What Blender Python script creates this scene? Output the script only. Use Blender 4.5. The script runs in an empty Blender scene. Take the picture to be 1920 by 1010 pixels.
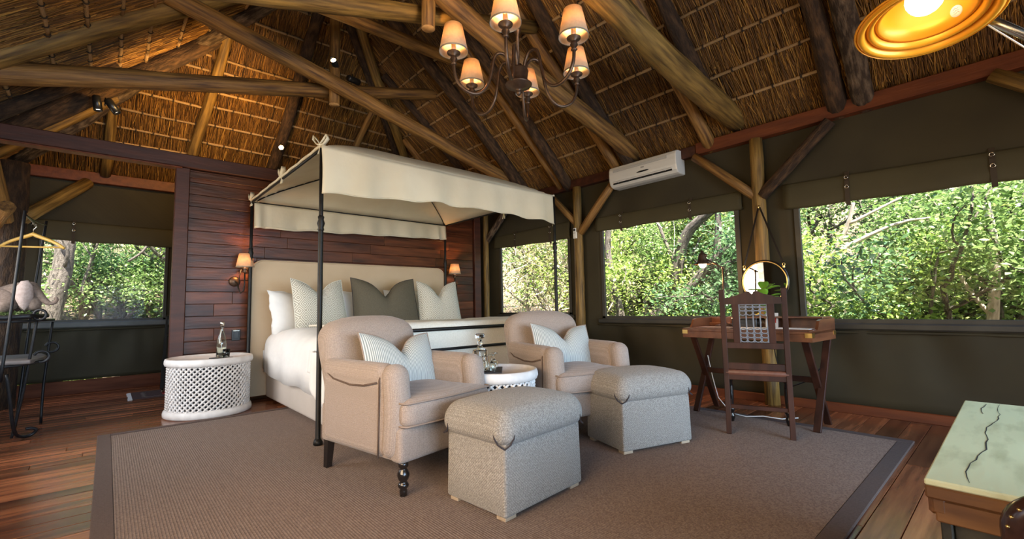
import bpy, bmesh, math, random
import numpy as np
from mathutils import Vector, Matrix
random.seed(7)
RNG = np.random.default_rng(7)
SC = bpy.context.scene
COL = SC.collection
PI = math.pi
def rad(a): return a * PI / 180.0

# ------------------------------------------------------------------ camera
def cam_axes(yaw, pitch, roll):
    f = np.array([-math.cos(pitch) * math.sin(yaw), math.cos(pitch) * math.cos(yaw), math.sin(pitch)])
    r = np.array([math.cos(yaw), math.sin(yaw), 0.0])
    u = np.cross(r, f)
    r2 = math.cos(roll) * r + math.sin(roll) * u
    u2 = -math.sin(roll) * r + math.cos(roll) * u
    return r2, u2, f
cam_d = bpy.data.cameras.new('camera')
cam = bpy.data.objects.new('camera', cam_d)
COL.objects.link(cam)
cr, cu, cf = cam_axes(rad(-41.834), rad(4.608), rad(-1.146))
cam.matrix_world = Matrix(((cr[0], cu[0], -cf[0], 0), (cr[1], cu[1], -cf[1], 0), (cr[2], cu[2], -cf[2], 1.0), (0, 0, 0, 1)))
cam_d.sensor_width = 36.0
cam_d.lens = 847.63 / 1920 * 36.0
cam_d.clip_start = 0.05
cam_d.clip_end = 300
SC.camera = cam

# ------------------------------------------------------------------ world, sun, area lights, exposure
W = bpy.data.worlds.new('world'); SC.world = W; W.use_nodes = True
wn = W.node_tree.nodes; wl = W.node_tree.links; wn.clear()
sky = wn.new('ShaderNodeTexSky'); sky.sky_type = 'NISHITA'; sky.sun_disc = False
sky.sun_elevation = rad(52); sky.sun_rotation = rad(200)
bg = wn.new('ShaderNodeBackground'); bg.inputs[1].default_value = 0.50
wo = wn.new('ShaderNodeOutputWorld')
wl.new(sky.outputs[0], bg.inputs[0]); wl.new(bg.outputs[0], wo.inputs[0])

def lamp(name, kind, loc, energy, color=(1, 1, 1), rot=None, target=None, **kw):
    d = bpy.data.lights.new(name, kind); d.energy = energy; d.color = color
    for k, v in kw.items(): setattr(d, k, v)
    o = bpy.data.objects.new(name, d); COL.objects.link(o); o.location = loc
    if target is not None:
        o.rotation_euler = (Vector(target) - Vector(loc)).to_track_quat('-Z', 'Y').to_euler()
    elif rot: o.rotation_euler = rot
    return o
sun = lamp('sun', 'SUN', (0, -4, 20), 26.0, (1.0, 0.94, 0.80), target=(3.0, 3.2, 0), angle=rad(0.6))
# daylight entering by the open front of the tent behind the camera, and by the openings in the left wall
lamp('daylight_front', 'AREA', (1.5, -2.45, 1.05), 96, (0.47, 0.71, 1.0), target=(1.6, 3.0, 0.30), shape='RECTANGLE', size=3.6, size_y=1.7, spread=rad(105))
lamp('daylight_left', 'AREA', (-1.0, 1.3, 1.45), 38, (1.0, 0.66, 0.28), target=(1.6, 2.4, 0.3), shape='RECTANGLE', size=2.6, size_y=1.1, spread=rad(120))
lamp('daylight_left', 'AREA', (-1.04, 4.48, 1.45), 24, (1.0, 0.93, 0.82), target=(1.6, 4.6, 0.7), shape='RECTANGLE', size=1.5, size_y=1.1, spread=rad(130))
# added warm spot without a fitting, brightening the roof poles
lamp('roof_wash', 'SPOT', (1.5, 0.6, 2.75), 150, (1.0, 0.64, 0.28), target=(1.1, 3.7, 4.75), spot_size=rad(104), spot_blend=1.0, shadow_soft_size=0.12)
lamp('daylight_bathroom', 'AREA', (-1.0, 7.0, 1.45), 5, (0.95, 0.92, 0.85), target=(2.0, 7.0, 0.6), shape='RECTANGLE', size=1.8, size_y=1.1)
SC.view_settings.view_transform = 'Standard'
SC.view_settings.look = 'None'
SC.view_settings.exposure = 0.35
SC.view_settings.gamma = 1.0
SC.view_settings.use_curve_mapping = False

# ------------------------------------------------------------------ materials
def new_mat(name):
    m = bpy.data.materials.new(name); m.use_nodes = True
    nt = m.node_tree; b = nt.nodes['Principled BSDF']
    return m, nt, b
def rgb(c): return (c[0], c[1], c[2], 1.0)
def mat(name, c1, c2=None, rough=0.6, coord='Object', scale=(1, 1, 1), noise=8.0, detail=4.0, metal=0.0,
        bump=0.0, bump_scale=None, vary=0.0, attr=None, ramp=(0.35, 0.65), spec=0.5, transl=None, sheen=0.0, coat=0.0, weave=None, dist=0.02):
    m, nt, b = new_mat(name); N = nt.nodes; L = nt.links
    b.inputs['Roughness'].default_value = rough
    b.inputs['Metallic'].default_value = metal
    b.inputs['Specular IOR Level'].default_value = spec
    if coat: b.inputs['Coat Weight'].default_value = coat; b.inputs['Coat Roughness'].default_value = 0.12
    if sheen: b.inputs['Sheen Weight'].default_value = sheen
    if attr:
        a = N.new('ShaderNodeAttribute'); a.attribute_name = attr; src = a.outputs['Vector']
    else:
        t = N.new('ShaderNodeTexCoord'); src = t.outputs[coord]
    mp = N.new('ShaderNodeMapping'); mp.inputs['Scale'].default_value = scale; L.new(src, mp.inputs[0])
    vec = mp.outputs[0]
    col_out = None
    if vary:
        oi = N.new('ShaderNodeObjectInfo')
        ad = N.new('ShaderNodeVectorMath'); ad.operation = 'MULTIPLY_ADD'
        ad.inputs[1].default_value = (1, 1, 1)
        cmb = N.new('ShaderNodeCombineXYZ')
        mu = N.new('ShaderNodeMath'); mu.operation = 'MULTIPLY'; mu.inputs[1].default_value = 37.0
        L.new(oi.outputs['Random'], mu.inputs[0])
        for i in range(3): L.new(mu.outputs[0], cmb.inputs[i])
        L.new(vec, ad.inputs[0]); L.new(cmb.outputs[0], ad.inputs[2]); vec = ad.outputs[0]
    if c2 is not None:
        nz = N.new('ShaderNodeTexNoise'); nz.inputs['Scale'].default_value = noise; nz.inputs['Detail'].default_value = detail
        L.new(vec, nz.inputs[0])
        rp = N.new('ShaderNodeValToRGB'); rp.color_ramp.elements[0].position = ramp[0]; rp.color_ramp.elements[1].position = ramp[1]
        rp.color_ramp.elements[0].color = rgb(c1); rp.color_ramp.elements[1].color = rgb(c2)
        L.new(nz.outputs[0], rp.inputs[0]); col_out = rp.outputs[0]; fac = nz.outputs[0]
    else:
        cN = N.new('ShaderNodeRGB'); cN.outputs[0].default_value = rgb(c1); col_out = cN.outputs[0]; fac = None
    if vary:
        hs = N.new('ShaderNodeHueSaturation')
        mr = N.new('ShaderNodeMapRange'); mr.inputs[3].default_value = 1 - vary; mr.inputs[4].default_value = 1 + vary
        L.new(oi.outputs['Random'], mr.inputs[0]); L.new(mr.outputs[0], hs.inputs['Value'])
        L.new(col_out, hs.inputs['Color']); col_out = hs.outputs[0]
    hsrc = None
    if weave:
        # two crossed wave textures: threads of a woven cloth
        t2 = N.new('ShaderNodeTexCoord'); ws = []
        for k, ax in enumerate(weave[1:3]):
            wv = N.new('ShaderNodeTexWave'); wv.bands_direction = ax; wv.inputs['Scale'].default_value = weave[0]
            wv.inputs['Distortion'].default_value = 1.2; wv.inputs['Detail Scale'].default_value = 3.0
            if attr: L.new(a.outputs['Vector'], wv.inputs[0])
            else: L.new(t2.outputs['Object'], wv.inputs[0])
            ws.append(wv.outputs[1])
        mm = N.new('ShaderNodeMath'); mm.operation = 'MULTIPLY'; L.new(ws[0], mm.inputs[0]); L.new(ws[1], mm.inputs[1])
        hsrc = mm.outputs[0]
        mx = N.new('ShaderNodeMix'); mx.data_type = 'RGBA'; mx.blend_type = 'MULTIPLY'
        rp2 = N.new('ShaderNodeValToRGB'); d = weave[3]
        rp2.color_ramp.elements[0].color = (1 - d, 1 - d, 1 - d, 1); rp2.color_ramp.elements[1].color = (1 + d, 1 + d, 1 + d, 1)
        L.new(hsrc, rp2.inputs[0]); mx.inputs[0].default_value = 1.0
        L.new(col_out, mx.inputs[6]); L.new(rp2.outputs[0], mx.inputs[7]); col_out = mx.outputs[2]
    L.new(col_out, b.inputs['Base Color'])
    if bump:
        bp = N.new('ShaderNodeBump'); bp.inputs['Strength'].default_value = bump; bp.inputs['Distance'].default_value = dist
        if hsrc is not None: L.new(hsrc, bp.inputs['Height'])
        else:
            n2 = N.new('ShaderNodeTexNoise'); n2.inputs['Scale'].default_value = bump_scale or noise * 3; n2.inputs['Detail'].default_value = 5
            L.new(vec, n2.inputs[0]); L.new(n2.outputs[0], bp.inputs['Height'])
        L.new(bp.outputs[0], b.inputs['Normal'])
    if transl:
        tr = N.new('ShaderNodeBsdfTranslucent'); L.new(col_out, tr.inputs[0])
        mxs = N.new('ShaderNodeMixShader'); mxs.inputs[0].default_value = transl
        out = N['Material Output']
        L.new(b.outputs[0], mxs.inputs[1]); L.new(tr.outputs[0], mxs.inputs[2]); L.new(mxs.outputs[0], out.inputs[0])
    return m
def glass_mat(name, color=(1, 1, 1), rough=0.0, ior=1.45):
    m, nt, b = new_mat(name)
    b.inputs['Base Color'].default_value = rgb(color); b.inputs['Roughness'].default_value = rough
    b.inputs['IOR'].default_value = ior; b.inputs['Transmission Weight'].default_value = 1.0
    return m
def pane_mat(name):
    m, nt, b = new_mat(name); N = nt.nodes; L = nt.links
    tr = N.new('ShaderNodeBsdfTransparent'); gl = N.new('ShaderNodeBsdfGlossy'); gl.inputs['Roughness'].default_value = 0.02
    mx = N.new('ShaderNodeMixShader'); mx.inputs[0].default_value = 0.002
    L.new(tr.outputs[0], mx.inputs[1]); L.new(gl.outputs[0], mx.inputs[2]); L.new(mx.outputs[0], N['Material Output'].inputs[0])
    return m
def emit_mat(name, color, strength):
    m, nt, b = new_mat(name)
    b.inputs['Base Color'].default_value = rgb(color)
    b.inputs['Emission Color'].default_value = rgb(color); b.inputs['Emission Strength'].default_value = strength
    return m

M = {}
M['thatch_back'] = mat('thatch_back', (0.045, 0.024, 0.008), (0.10, 0.055, 0.018), 0.95, noise=14)
def straw_mat():
    m, nt, b = new_mat('straw'); N = nt.nodes; L = nt.links
    a = N.new('ShaderNodeAttribute'); a.attribute_name = 'rnd'
    rp = N.new('ShaderNodeValToRGB'); e = rp.color_ramp.elements
    e[0].position = 0.0; e[0].color = (0.050, 0.021, 0.005, 1); e[1].position = 1.0; e[1].color = (0.58, 0.31, 0.060, 1)
    k = e.new(0.45); k.color = (0.18, 0.078, 0.012, 1); k = e.new(0.8); k.color = (0.37, 0.185, 0.034, 1)
    L.new(a.outputs['Fac'], rp.inputs[0]); L.new(rp.outputs[0], b.inputs['Base Color'])
    b.inputs['Roughness'].default_value = 0.62
    return m
M['straw'] = straw_mat()
M['lath'] = mat('lath', (0.22, 0.125, 0.05), (0.42, 0.27, 0.12), 0.7, noise=20, attr='puv', scale=(30, 30, 3), bump=0.3, vary=0.25)
M['rope'] = mat('rope', (0.035, 0.022, 0.012), None, 0.9)
M['log'] = mat('log', (0.080, 0.033, 0.007), (0.37, 0.19, 0.046), 0.62, noise=3.0, detail=7, attr='puv', scale=(11, 11, 0.9), bump=0.7, dist=0.01, vary=0.16, ramp=(0.32, 0.7))
M['log_green'] = mat('log_green', (0.068, 0.035, 0.006), (0.31, 0.18, 0.040), 0.62, noise=3.0, detail=7, attr='puv', scale=(11, 11, 0.9), bump=0.7, dist=0.01, vary=0.15, ramp=(0.32, 0.7))
M['bark'] = mat('bark', (0.026, 0.012, 0.004), (0.115, 0.058, 0.022), 0.85, noise=4.0, detail=7, attr='puv', scale=(8, 8, 2.2), bump=0.9, dist=0.02, vary=0.25, ramp=(0.4, 0.75))
M['bark_grey'] = mat('bark_grey', (0.045, 0.025, 0.012), (0.24, 0.165, 0.10), 0.85, noise=4.0, detail=7, attr='puv', scale=(8, 8, 2.2), bump=0.9, dist=0.02, vary=0.2, ramp=(0.42, 0.72))
M['log_end'] = mat('log_end', (0.42, 0.22, 0.075), (0.55, 0.32, 0.12), 0.7, noise=30)
M['plate'] = mat('plate', (0.095, 0.019, 0.003), (0.15, 0.034, 0.006), 0.55, noise=3, scale=(6, 0.8, 6), bump=0.1)
M['skirting_red'] = mat('skirting_red', (0.085, 0.025, 0.011), (0.14, 0.045, 0.020), 0.65, noise=3, scale=(0.8, 6, 6), spec=0.15)  # tint of the added back filler board, kept close to the floor
M['beam_dark'] = mat('beam_dark', (0.040, 0.010, 0.004), (0.075, 0.020, 0.008), 0.55, noise=3, scale=(0.8, 6, 6), bump=0.1)
M['wall_plank'] = mat('wall_plank', (0.026, 0.0075, 0.003), (0.13, 0.038, 0.013), 0.40, noise=2.2, detail=7, scale=(0.9, 5, 7), bump=0.15, vary=0.38, ramp=(0.3, 0.72), spec=0.35)
M['floor_plank'] = mat('floor_plank', (0.115, 0.032, 0.014), (0.36, 0.135, 0.055), 0.20, noise=2.4, detail=7, scale=(0.7, 9, 5), bump=0.06, vary=0.55, ramp=(0.3, 0.72), spec=0.6)
M['floor_under'] = mat('floor_under', (0.02, 0.008, 0.005), None, 0.8)
M['canvas'] = mat('canvas', (0.031, 0.023, 0.0075), (0.042, 0.032, 0.011), 0.8, noise=2.0, weave=(220.0, 'Y', 'Z', 0.10), bump=0.06, dist=0.004)
M['canvas_flap'] = mat('canvas_flap', (0.050, 0.040, 0.0145), (0.062, 0.050, 0.019), 0.75, noise=2.0, weave=(220.0, 'Y', 'Z', 0.10), bump=0.06, dist=0.004)
M['frame_dark'] = mat('frame_dark', (0.035, 0.031, 0.023), (0.05, 0.045, 0.033), 0.55, noise=6)
M['sill_grey'] = mat('sill_grey', (0.085, 0.085, 0.075), (0.11, 0.11, 0.10), 0.6, noise=6)
M['webbing'] = mat('webbing', (0.045, 0.030, 0.016), None, 0.8)
M['nickel'] = mat('nickel', (0.62, 0.58, 0.50), None, 0.25, metal=1.0)
M['pane'] = pane_mat('pane')
M['rug'] = mat('rug', (0.125, 0.085, 0.066), (0.205, 0.150, 0.120), 0.95, noise=120, detail=3, bump=0.5, bump_scale=220, dist=0.004)
M['rug_edge'] = mat('rug_edge', (0.075, 0.048, 0.038), (0.10, 0.066, 0.053), 0.9, noise=120, weave=(120.0, 'X', 'Y', 0.1), bump=0.2, dist=0.003)
M['linen'] = mat('linen', (0.29, 0.225, 0.185), (0.38, 0.305, 0.255), 0.92, noise=190, detail=2, weave=(52.0, 'X', 'Z', 0.16), bump=0.35, dist=0.004, sheen=0.15)
M['linen_weave'] = mat('linen_weave', (0.21, 0.19, 0.165), (0.37, 0.34, 0.30), 0.92, noise=150, detail=2, weave=(46.0, 'DIAGONAL', 'X', 0.20), bump=0.4, dist=0.004, sheen=0.1)
M['piping'] = mat('piping', (0.28, 0.21, 0.165), None, 0.9)
M['piping_brown'] = mat('piping_brown', (0.10, 0.062, 0.042), None, 0.9)
M['stitch'] = mat('stitch', (0.030, 0.022, 0.024), None, 0.8)
M['black_wood'] = mat('black_wood', (0.012, 0.009, 0.008), None, 0.18, coat=0.4)
M['pale_wood'] = mat('pale_wood', (0.36, 0.27, 0.18), (0.46, 0.36, 0.25), 0.6, noise=8, scale=(1, 6, 6))
M['iron'] = mat('iron', (0.006, 0.0055, 0.005), (0.012, 0.011, 0.010), 0.45, noise=30, spec=0.25)
M['iron_blue'] = mat('iron_blue', (0.006, 0.0065, 0.008), (0.012, 0.012, 0.013), 0.42, noise=30, spec=0.3)
M['bronze'] = mat('bronze', (0.085, 0.050, 0.032), (0.12, 0.075, 0.048), 0.42, metal=0.75, noise=30)
M['headboard'] = mat('headboard', (0.50, 0.375, 0.245), (0.54, 0.41, 0.275), 0.85, noise=3, weave=(200.0, 'X', 'Z', 0.05), bump=0.08, dist=0.003)
M['bed_base'] = mat('bed_base', (0.50, 0.45, 0.40), (0.56, 0.50, 0.45), 0.9, noise=3, weave=(160.0, 'X', 'Z', 0.06), bump=0.1, dist=0.003)
M['canopy'] = mat('canopy', (0.76, 0.68, 0.50), (0.84, 0.77, 0.59), 0.9, noise=2.2, bump=0.35, bump_scale=4.0, dist=0.05, transl=0.35)
M['white_linen'] = mat('white_linen', (0.74, 0.73, 0.72), (0.80, 0.79, 0.77), 0.9, noise=5, bump=0.15, bump_scale=16, dist=0.02)
M['bedspread'] = mat('bedspread', (0.70, 0.665, 0.57), (0.78, 0.745, 0.65), 0.95, noise=80, weave=(150.0, 'X', 'Y', 0.08), bump=0.2, dist=0.004)
M['olive_fabric'] = mat('olive_fabric', (0.105, 0.088, 0.058), (0.125, 0.105, 0.070), 0.9, noise=80, weave=(200.0, 'X', 'Z', 0.08), bump=0.1, dist=0.003)
M['whitewash'] = mat('whitewash', (0.62, 0.59, 0.56), (0.74, 0.71, 0.68), 0.65, noise=14, bump=0.2, dist=0.004)
M['glass'] = glass_mat('glass', (0.97, 1.0, 0.98))
M['glass_green'] = glass_mat('glass_green', (0.90, 0.97, 0.90))
M['water'] = glass_mat('water', (0.95, 0.98, 1.0), ior=1.33)
M['slate'] = mat('slate', (0.03, 0.03, 0.033), None, 0.5)
M['desk_wood'] = mat('desk_wood', (0.10, 0.031, 0.012), (0.19, 0.066, 0.026), 0.35, noise=3, scale=(5, 0.8, 5), detail=6)
M['dark_wood'] = mat('dark_wood', (0.024, 0.0075, 0.0035), (0.055, 0.017, 0.008), 0.55, noise=3, scale=(5, 5, 0.8), detail=6, spec=0.3)
M['brass'] = mat('brass', (0.80, 0.56, 0.20), None, 0.28, metal=1.0)
M['gold_lamp'] = mat('gold_lamp', (0.84, 0.34, 0.016), (0.88, 0.39, 0.022), 0.34, metal=0.25, noise=4)
M['grey_iron'] = mat('grey_iron', (0.16, 0.165, 0.18), None, 0.5)
M['paper'] = mat('paper', (0.78, 0.76, 0.72), None, 0.8)
M['leather'] = mat('leather', (0.12, 0.045, 0.025), (0.16, 0.06, 0.035), 0.4, noise=40, bump=0.15, dist=0.003)
M['leather_dark'] = mat('leather_dark', (0.030, 0.012, 0.008), (0.05, 0.020, 0.013), 0.25, noise=40)
M['mirror'] = mat('mirror', (0.92, 0.92, 0.92), None, 0.01, metal=1.0)
M['leaf_house'] = mat('leaf_house', (0.16, 0.36, 0.03), (0.28, 0.50, 0.05), 0.4, noise=10, transl=0.4)
M['petal'] = mat('petal', (0.90, 0.62, 0.04), (0.95, 0.72, 0.08), 0.5, noise=10)
M['plastic_white'] = mat('plastic_white', (0.72, 0.70, 0.63), None, 0.25)
M['plastic_grey'] = mat('plastic_grey', (0.36, 0.35, 0.32), None, 0.4)
M['plastic_black'] = mat('plastic_black', (0.012, 0.012, 0.012), None, 0.3)
M['shade'] = mat('shade', (0.78, 0.58, 0.37), (0.84, 0.64, 0.42), 0.85, noise=60, transl=0.5)
M['shade_trim'] = mat('shade_trim', (0.30, 0.27, 0.22), None, 0.8)
M['candle'] = mat('candle', (0.78, 0.48, 0.28), None, 0.6)
M['bulb'] = emit_mat('bulb', (1.0, 0.66, 0.30), 30.0)
M['bulb_white'] = emit_mat('bulb_white', (1.0, 0.88, 0.70), 3.4)
M['bulb_spot'] = emit_mat('bulb_spot', (1.0, 0.62, 0.22), 45.0)
M['mint_paint'] = mat('mint_paint', (0.42, 0.42, 0.23), (0.62, 0.63, 0.38), 0.6, noise=5, detail=8, scale=(1, 4, 4), bump=0.2, dist=0.004, ramp=(0.25, 0.5))
M['trunk_wood'] = mat('trunk_wood', (0.09, 0.034, 0.010), (0.19, 0.08, 0.022), 0.5, noise=5, scale=(5, 1, 5))
M['trunk_side'] = mat('trunk_side', (0.010, 0.009, 0.006), (0.075, 0.060, 0.032), 0.6, noise=8, detail=8, bump=0.3, ramp=(0.45, 0.75), dist=0.01)
M['crack'] = mat('crack', (0.012, 0.010, 0.008), None, 0.9)
M['plush'] = mat('plush', (0.16, 0.115, 0.09), (0.24, 0.18, 0.145), 0.95, noise=60, weave=(120.0, 'X', 'Z', 0.12), bump=0.3, dist=0.003)
M['plush_pale'] = mat('plush_pale', (0.36, 0.28, 0.25), (0.45, 0.36, 0.33), 0.95, noise=60, weave=(120.0, 'X', 'Z', 0.10), bump=0.3, dist=0.003)
M['hanger_wood'] = mat('hanger_wood', (0.62, 0.36, 0.075), (0.72, 0.45, 0.11), 0.35, noise=6, scale=(1, 8, 8))
M['moss'] = mat('moss', (0.05, 0.12, 0.02), (0.14, 0.26, 0.05), 0.8, noise=30)
M['stone'] = mat('stone', (0.10, 0.082, 0.074), (0.17, 0.142, 0.128), 0.7, noise=6, bump=0.4, dist=0.01)
M['kilim_red'] = mat('kilim_red', (0.42, 0.035, 0.022), (0.52, 0.05, 0.03), 0.95, noise=60)
M['kilim_brown'] = mat('kilim_brown', (0.075, 0.035, 0.025), None, 0.95)
M['soil'] = mat('soil', (0.085, 0.060, 0.038), (0.24, 0.175, 0.115), 0.95, noise=1.6, detail=9, bump=0.6, bump_scale=14, dist=0.1, ramp=(0.3, 0.7))
M['deck'] = mat('deck', (0.16, 0.11, 0.08), (0.24, 0.17, 0.12), 0.6, noise=3)
M['trunk_bark'] = mat('trunk_bark', (0.05, 0.040, 0.032), (0.20, 0.17, 0.145), 0.85, noise=5, detail=7, attr='puv', scale=(9, 9, 2.5), bump=0.8, dist=0.02, ramp=(0.35, 0.7))
M['twig_pale'] = mat('twig_pale', (0.34, 0.28, 0.22), (0.55, 0.47, 0.40), 0.85, noise=5, attr='puv', scale=(9, 9, 2.5))
def leaf_mat(name, ca, cb, cc, tr=0.42, rough=0.28):
    m, nt, b = new_mat(name); N = nt.nodes; L = nt.links
    a = N.new('ShaderNodeAttribute'); a.attribute_name = 'rnd'
    rp = N.new('ShaderNodeValToRGB'); e = rp.color_ramp.elements
    e[0].color = rgb(ca); e[1].color = rgb(cc); k = e.new(0.5); k.color = rgb(cb)
    L.new(a.outputs['Fac'], rp.inputs[0]); L.new(rp.outputs[0], b.inputs['Base Color'])
    b.inputs['Roughness'].default_value = rough
    t = N.new('ShaderNodeBsdfTranslucent'); L.new(rp.outputs[0], t.inputs[0])
    mx = N.new('ShaderNodeMixShader'); mx.inputs[0].default_value = tr
    L.new(b.outputs[0], mx.inputs[1]); L.new(t.outputs[0], mx.inputs[2]); L.new(mx.outputs[0], N['Material Output'].inputs[0])
    return m
M['leaf_mid'] = leaf_mat('leaf_mid', (0.06, 0.13, 0.03), (0.17, 0.27, 0.075), (0.40, 0.50, 0.22))
M['leaf_lime'] = leaf_mat('leaf_lime', (0.10, 0.19, 0.035), (0.27, 0.38, 0.08), (0.54, 0.60, 0.24))
M['leaf_deep'] = leaf_mat('leaf_deep', (0.035, 0.09, 0.035), (0.10, 0.20, 0.08), (0.27, 0.40, 0.20))
M['leaf_dry'] = leaf_mat('leaf_dry', (0.16, 0.13, 0.05), (0.34, 0.32, 0.14), (0.58, 0.55, 0.32))

# ------------------------------------------------------------------ mesh builder
def ortho(d):
    d = np.asarray(d, float); d = d / (np.linalg.norm(d) + 1e-12)
    h = np.array([0, 0, 1.0]) if abs(d[2]) < 0.9 else np.array([1.0, 0, 0])
    a = np.cross(d, h); a /= np.linalg.norm(a); b = np.cross(d, a)
    return d, a, b
class MB:
    def __init__(s): s.v = []; s.f = []; s.p = []; s.sm = []; s.mi = []; s.cur = 0
    def mi_(s, n): s.cur = n; return s
    def add(s, verts, faces, puv=None, smooth=False):
        o = len(s.v); s.v.extend([tuple(map(float, q)) for q in verts])
        s.p.extend(puv if puv is not None else [tuple(map(float, q)) for q in verts])
        s.f.extend([tuple(i + o for i in f) for f in faces]); s.sm.extend([smooth] * len(faces)); s.mi.extend([s.cur] * len(faces))
        return s
    def box(s, c, size, rz=0.0, rx=0.0, ry=0.0, ch=0.0):
        hx, hy, hz = [q / 2 for q in size]
        if ch <= 0:
            V = [(x, y, z) for z in (-hz, hz) for y in (-hy, hy) for x in (-hx, hx)]
            F = [(0, 2, 3, 1), (4, 5, 7, 6), (0, 1, 5, 4), (2, 6, 7, 3), (0, 4, 6, 2), (1, 3, 7, 5)]
        else:
            ch = min(ch, hx * .9, hy * .9, hz * .9)
            V = []; idx = {}
            for sx in (-1, 1):
                for sy in (-1, 1):
                    for sz in (-1, 1):
                        for k, q in enumerate(((hx, hy - ch, hz - ch), (hx - ch, hy, hz - ch), (hx - ch, hy - ch, hz))):
                            idx[(sx, sy, sz, k)] = len(V); V.append((sx * q[0], sy * q[1], sz * q[2]))
            F = []
            for sg in (-1, 1):
                F.append([idx[(sg, a, b, 0)] for a, b in ((-1, -1), (1, -1), (1, 1), (-1, 1))][::sg])
                F.append([idx[(a, sg, b, 1)] for a, b in ((-1, -1), (-1, 1), (1, 1), (1, -1))][::sg])
                F.append([idx[(a, b, sg, 2)] for a, b in ((-1, -1), (1, -1), (1, 1), (-1, 1))][::sg])
            for a in (-1, 1):
                for b in (-1, 1):
                    q = [idx[(a, b, -1, 0)], idx[(a, b, 1, 0)], idx[(a, b, 1, 1)], idx[(a, b, -1, 1)]]; F.append(q if a * b < 0 else q[::-1])
                    q = [idx[(a, -1, b, 0)], idx[(a, 1, b, 0)], idx[(a, 1, b, 2)], idx[(a, -1, b, 2)]]; F.append(q if a * b > 0 else q[::-1])
                    q = [idx[(-1, a, b, 1)], idx[(1, a, b, 1)], idx[(1, a, b, 2)], idx[(-1, a, b, 2)]]; F.append(q if a * b < 0 else q[::-1])
            for a in (-1, 1):
                for b in (-1, 1):
                    for c_ in (-1, 1):
                        q = [idx[(a, b, c_, 0)], idx[(a, b, c_, 1)], idx[(a, b, c_, 2)]]; F.append(q if a * b * c_ > 0 else q[::-1])
        if rz or rx or ry:
            R = Matrix.Rotation(rz, 3, 'Z') @ Matrix.Rotation(ry, 3, 'Y') @ Matrix.Rotation(rx, 3, 'X')
            V2 = [tuple(R @ Vector(q)) for q in V]
        else: V2 = V
        return s.add([(q[0] + c[0], q[1] + c[1], q[2] + c[2]) for q in V2], F, puv=[tuple(q) for q in V])
    def bar(s, a, b, w, h, up=(0, 0, 1), ch=0.0):
        a = np.array(a, float); b = np.array(b, float); d = b - a; L = np.linalg.norm(d); d /= L
        up = np.array(up, float); x = np.cross(up, d); x /= np.linalg.norm(x); z = np.cross(d, x)
        t = MB().box((0, 0, 0), (w, L, h), ch=ch); m = (a + b) / 2
        return s.add([m + q[0] * x + q[1] * d + q[2] * z for q in t.v], t.f, puv=[(q[0], q[2], q[1]) for q in t.v])
    def tube(s, pts, r, n=8, cap=True, smooth=True, closed=False, rnd=0.0):
        pts = [np.array(q, float) for q in pts]; m = len(pts)
        rr = [r] * m if not hasattr(r, '__len__') else list(r)
        V = []; P = []; l = 0.0; _, a, b = ortho(pts[1] - pts[0]); off = random.random() * 10
        for i in range(m):
            if closed: d = pts[(i + 1) % m] - pts[i - 1]
            else: d = pts[min(i + 1, m - 1)] - pts[max(i - 1, 0)]
            d = d / (np.linalg.norm(d) + 1e-12)
            a = a - d * np.dot(a, d); a /= (np.linalg.norm(a) + 1e-12); b = np.cross(d, a)
            if i: l += np.linalg.norm(pts[i] - pts[i - 1])
            for k in range(n):
                t = 2 * PI * k / n; q = rr[i] * (1 + (random.uniform(-rnd, rnd) if rnd else 0))
                V.append(pts[i] + q * (math.cos(t) * a + math.sin(t) * b)); P.append((rr[i] * math.cos(t) + off, rr[i] * math.sin(t) + off, l + off))
        F = []
        for i in range(m if closed else m - 1):
            for k in range(n):
                i2 = (i + 1) % m
                F.append((i * n + k, i * n + (k + 1) % n, i2 * n + (k + 1) % n, i2 * n + k))
        s.add(V, F, P, smooth)
        if cap and not closed:
            o = len(s.v) - len(V)
            s.f.append(tuple(o + k for k in range(n))[::-1]); s.f.append(tuple(o + (m - 1) * n + k for k in range(n)))
            s.sm += [False, False]; s.mi += [s.cur] * 2
        return s
    def lathe(s, prof, c=(0, 0, 0), n=16, axis=None, smooth=True, cap=True):
        _, a, b = ortho(axis if axis is not None else (0, 0, 1)); d = np.array(axis if axis is not None else (0, 0, 1), float); d /= np.linalg.norm(d)
        c = np.array(c, float); V = []; F = []; m = len(prof)
        for (r, z) in prof:
            for k in range(n):
                t = 2 * PI * k / n; V.append(c + d * z + r * (math.cos(t) * a + math.sin(t) * b))
        for i in range(m - 1):
            for k in range(n): F.append((i * n + k, i * n + (k + 1) % n, (i + 1) * n + (k + 1) % n, (i + 1) * n + k))
        s.add(V, F, None, smooth)
        if cap:
            o = len(s.v) - len(V)
            if prof[0][0] > 1e-5: s.f.append(tuple(o + k for k in range(n))[::-1]); s.sm.append(False); s.mi.append(s.cur)
            if prof[-1][0] > 1e-5: s.f.append(tuple(o + (m - 1) * n + k for k in range(n))); s.sm.append(False); s.mi.append(s.cur)
        return s
    def grid(s, fn, nu, nv, smooth=True, puv=None):
        V = []; P = []
        for i in range(nu + 1):
            for j in range(nv + 1):
                V.append(fn(i / nu, j / nv)); P.append(puv(i / nu, j / nv) if puv else V[-1])
        F = [(i * (nv + 1) + j, (i + 1) * (nv + 1) + j, (i + 1) * (nv + 1) + j + 1, i * (nv + 1) + j + 1) for i in range(nu) for j in range(nv)]
        return s.add(V, F, P, smooth)
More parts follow.
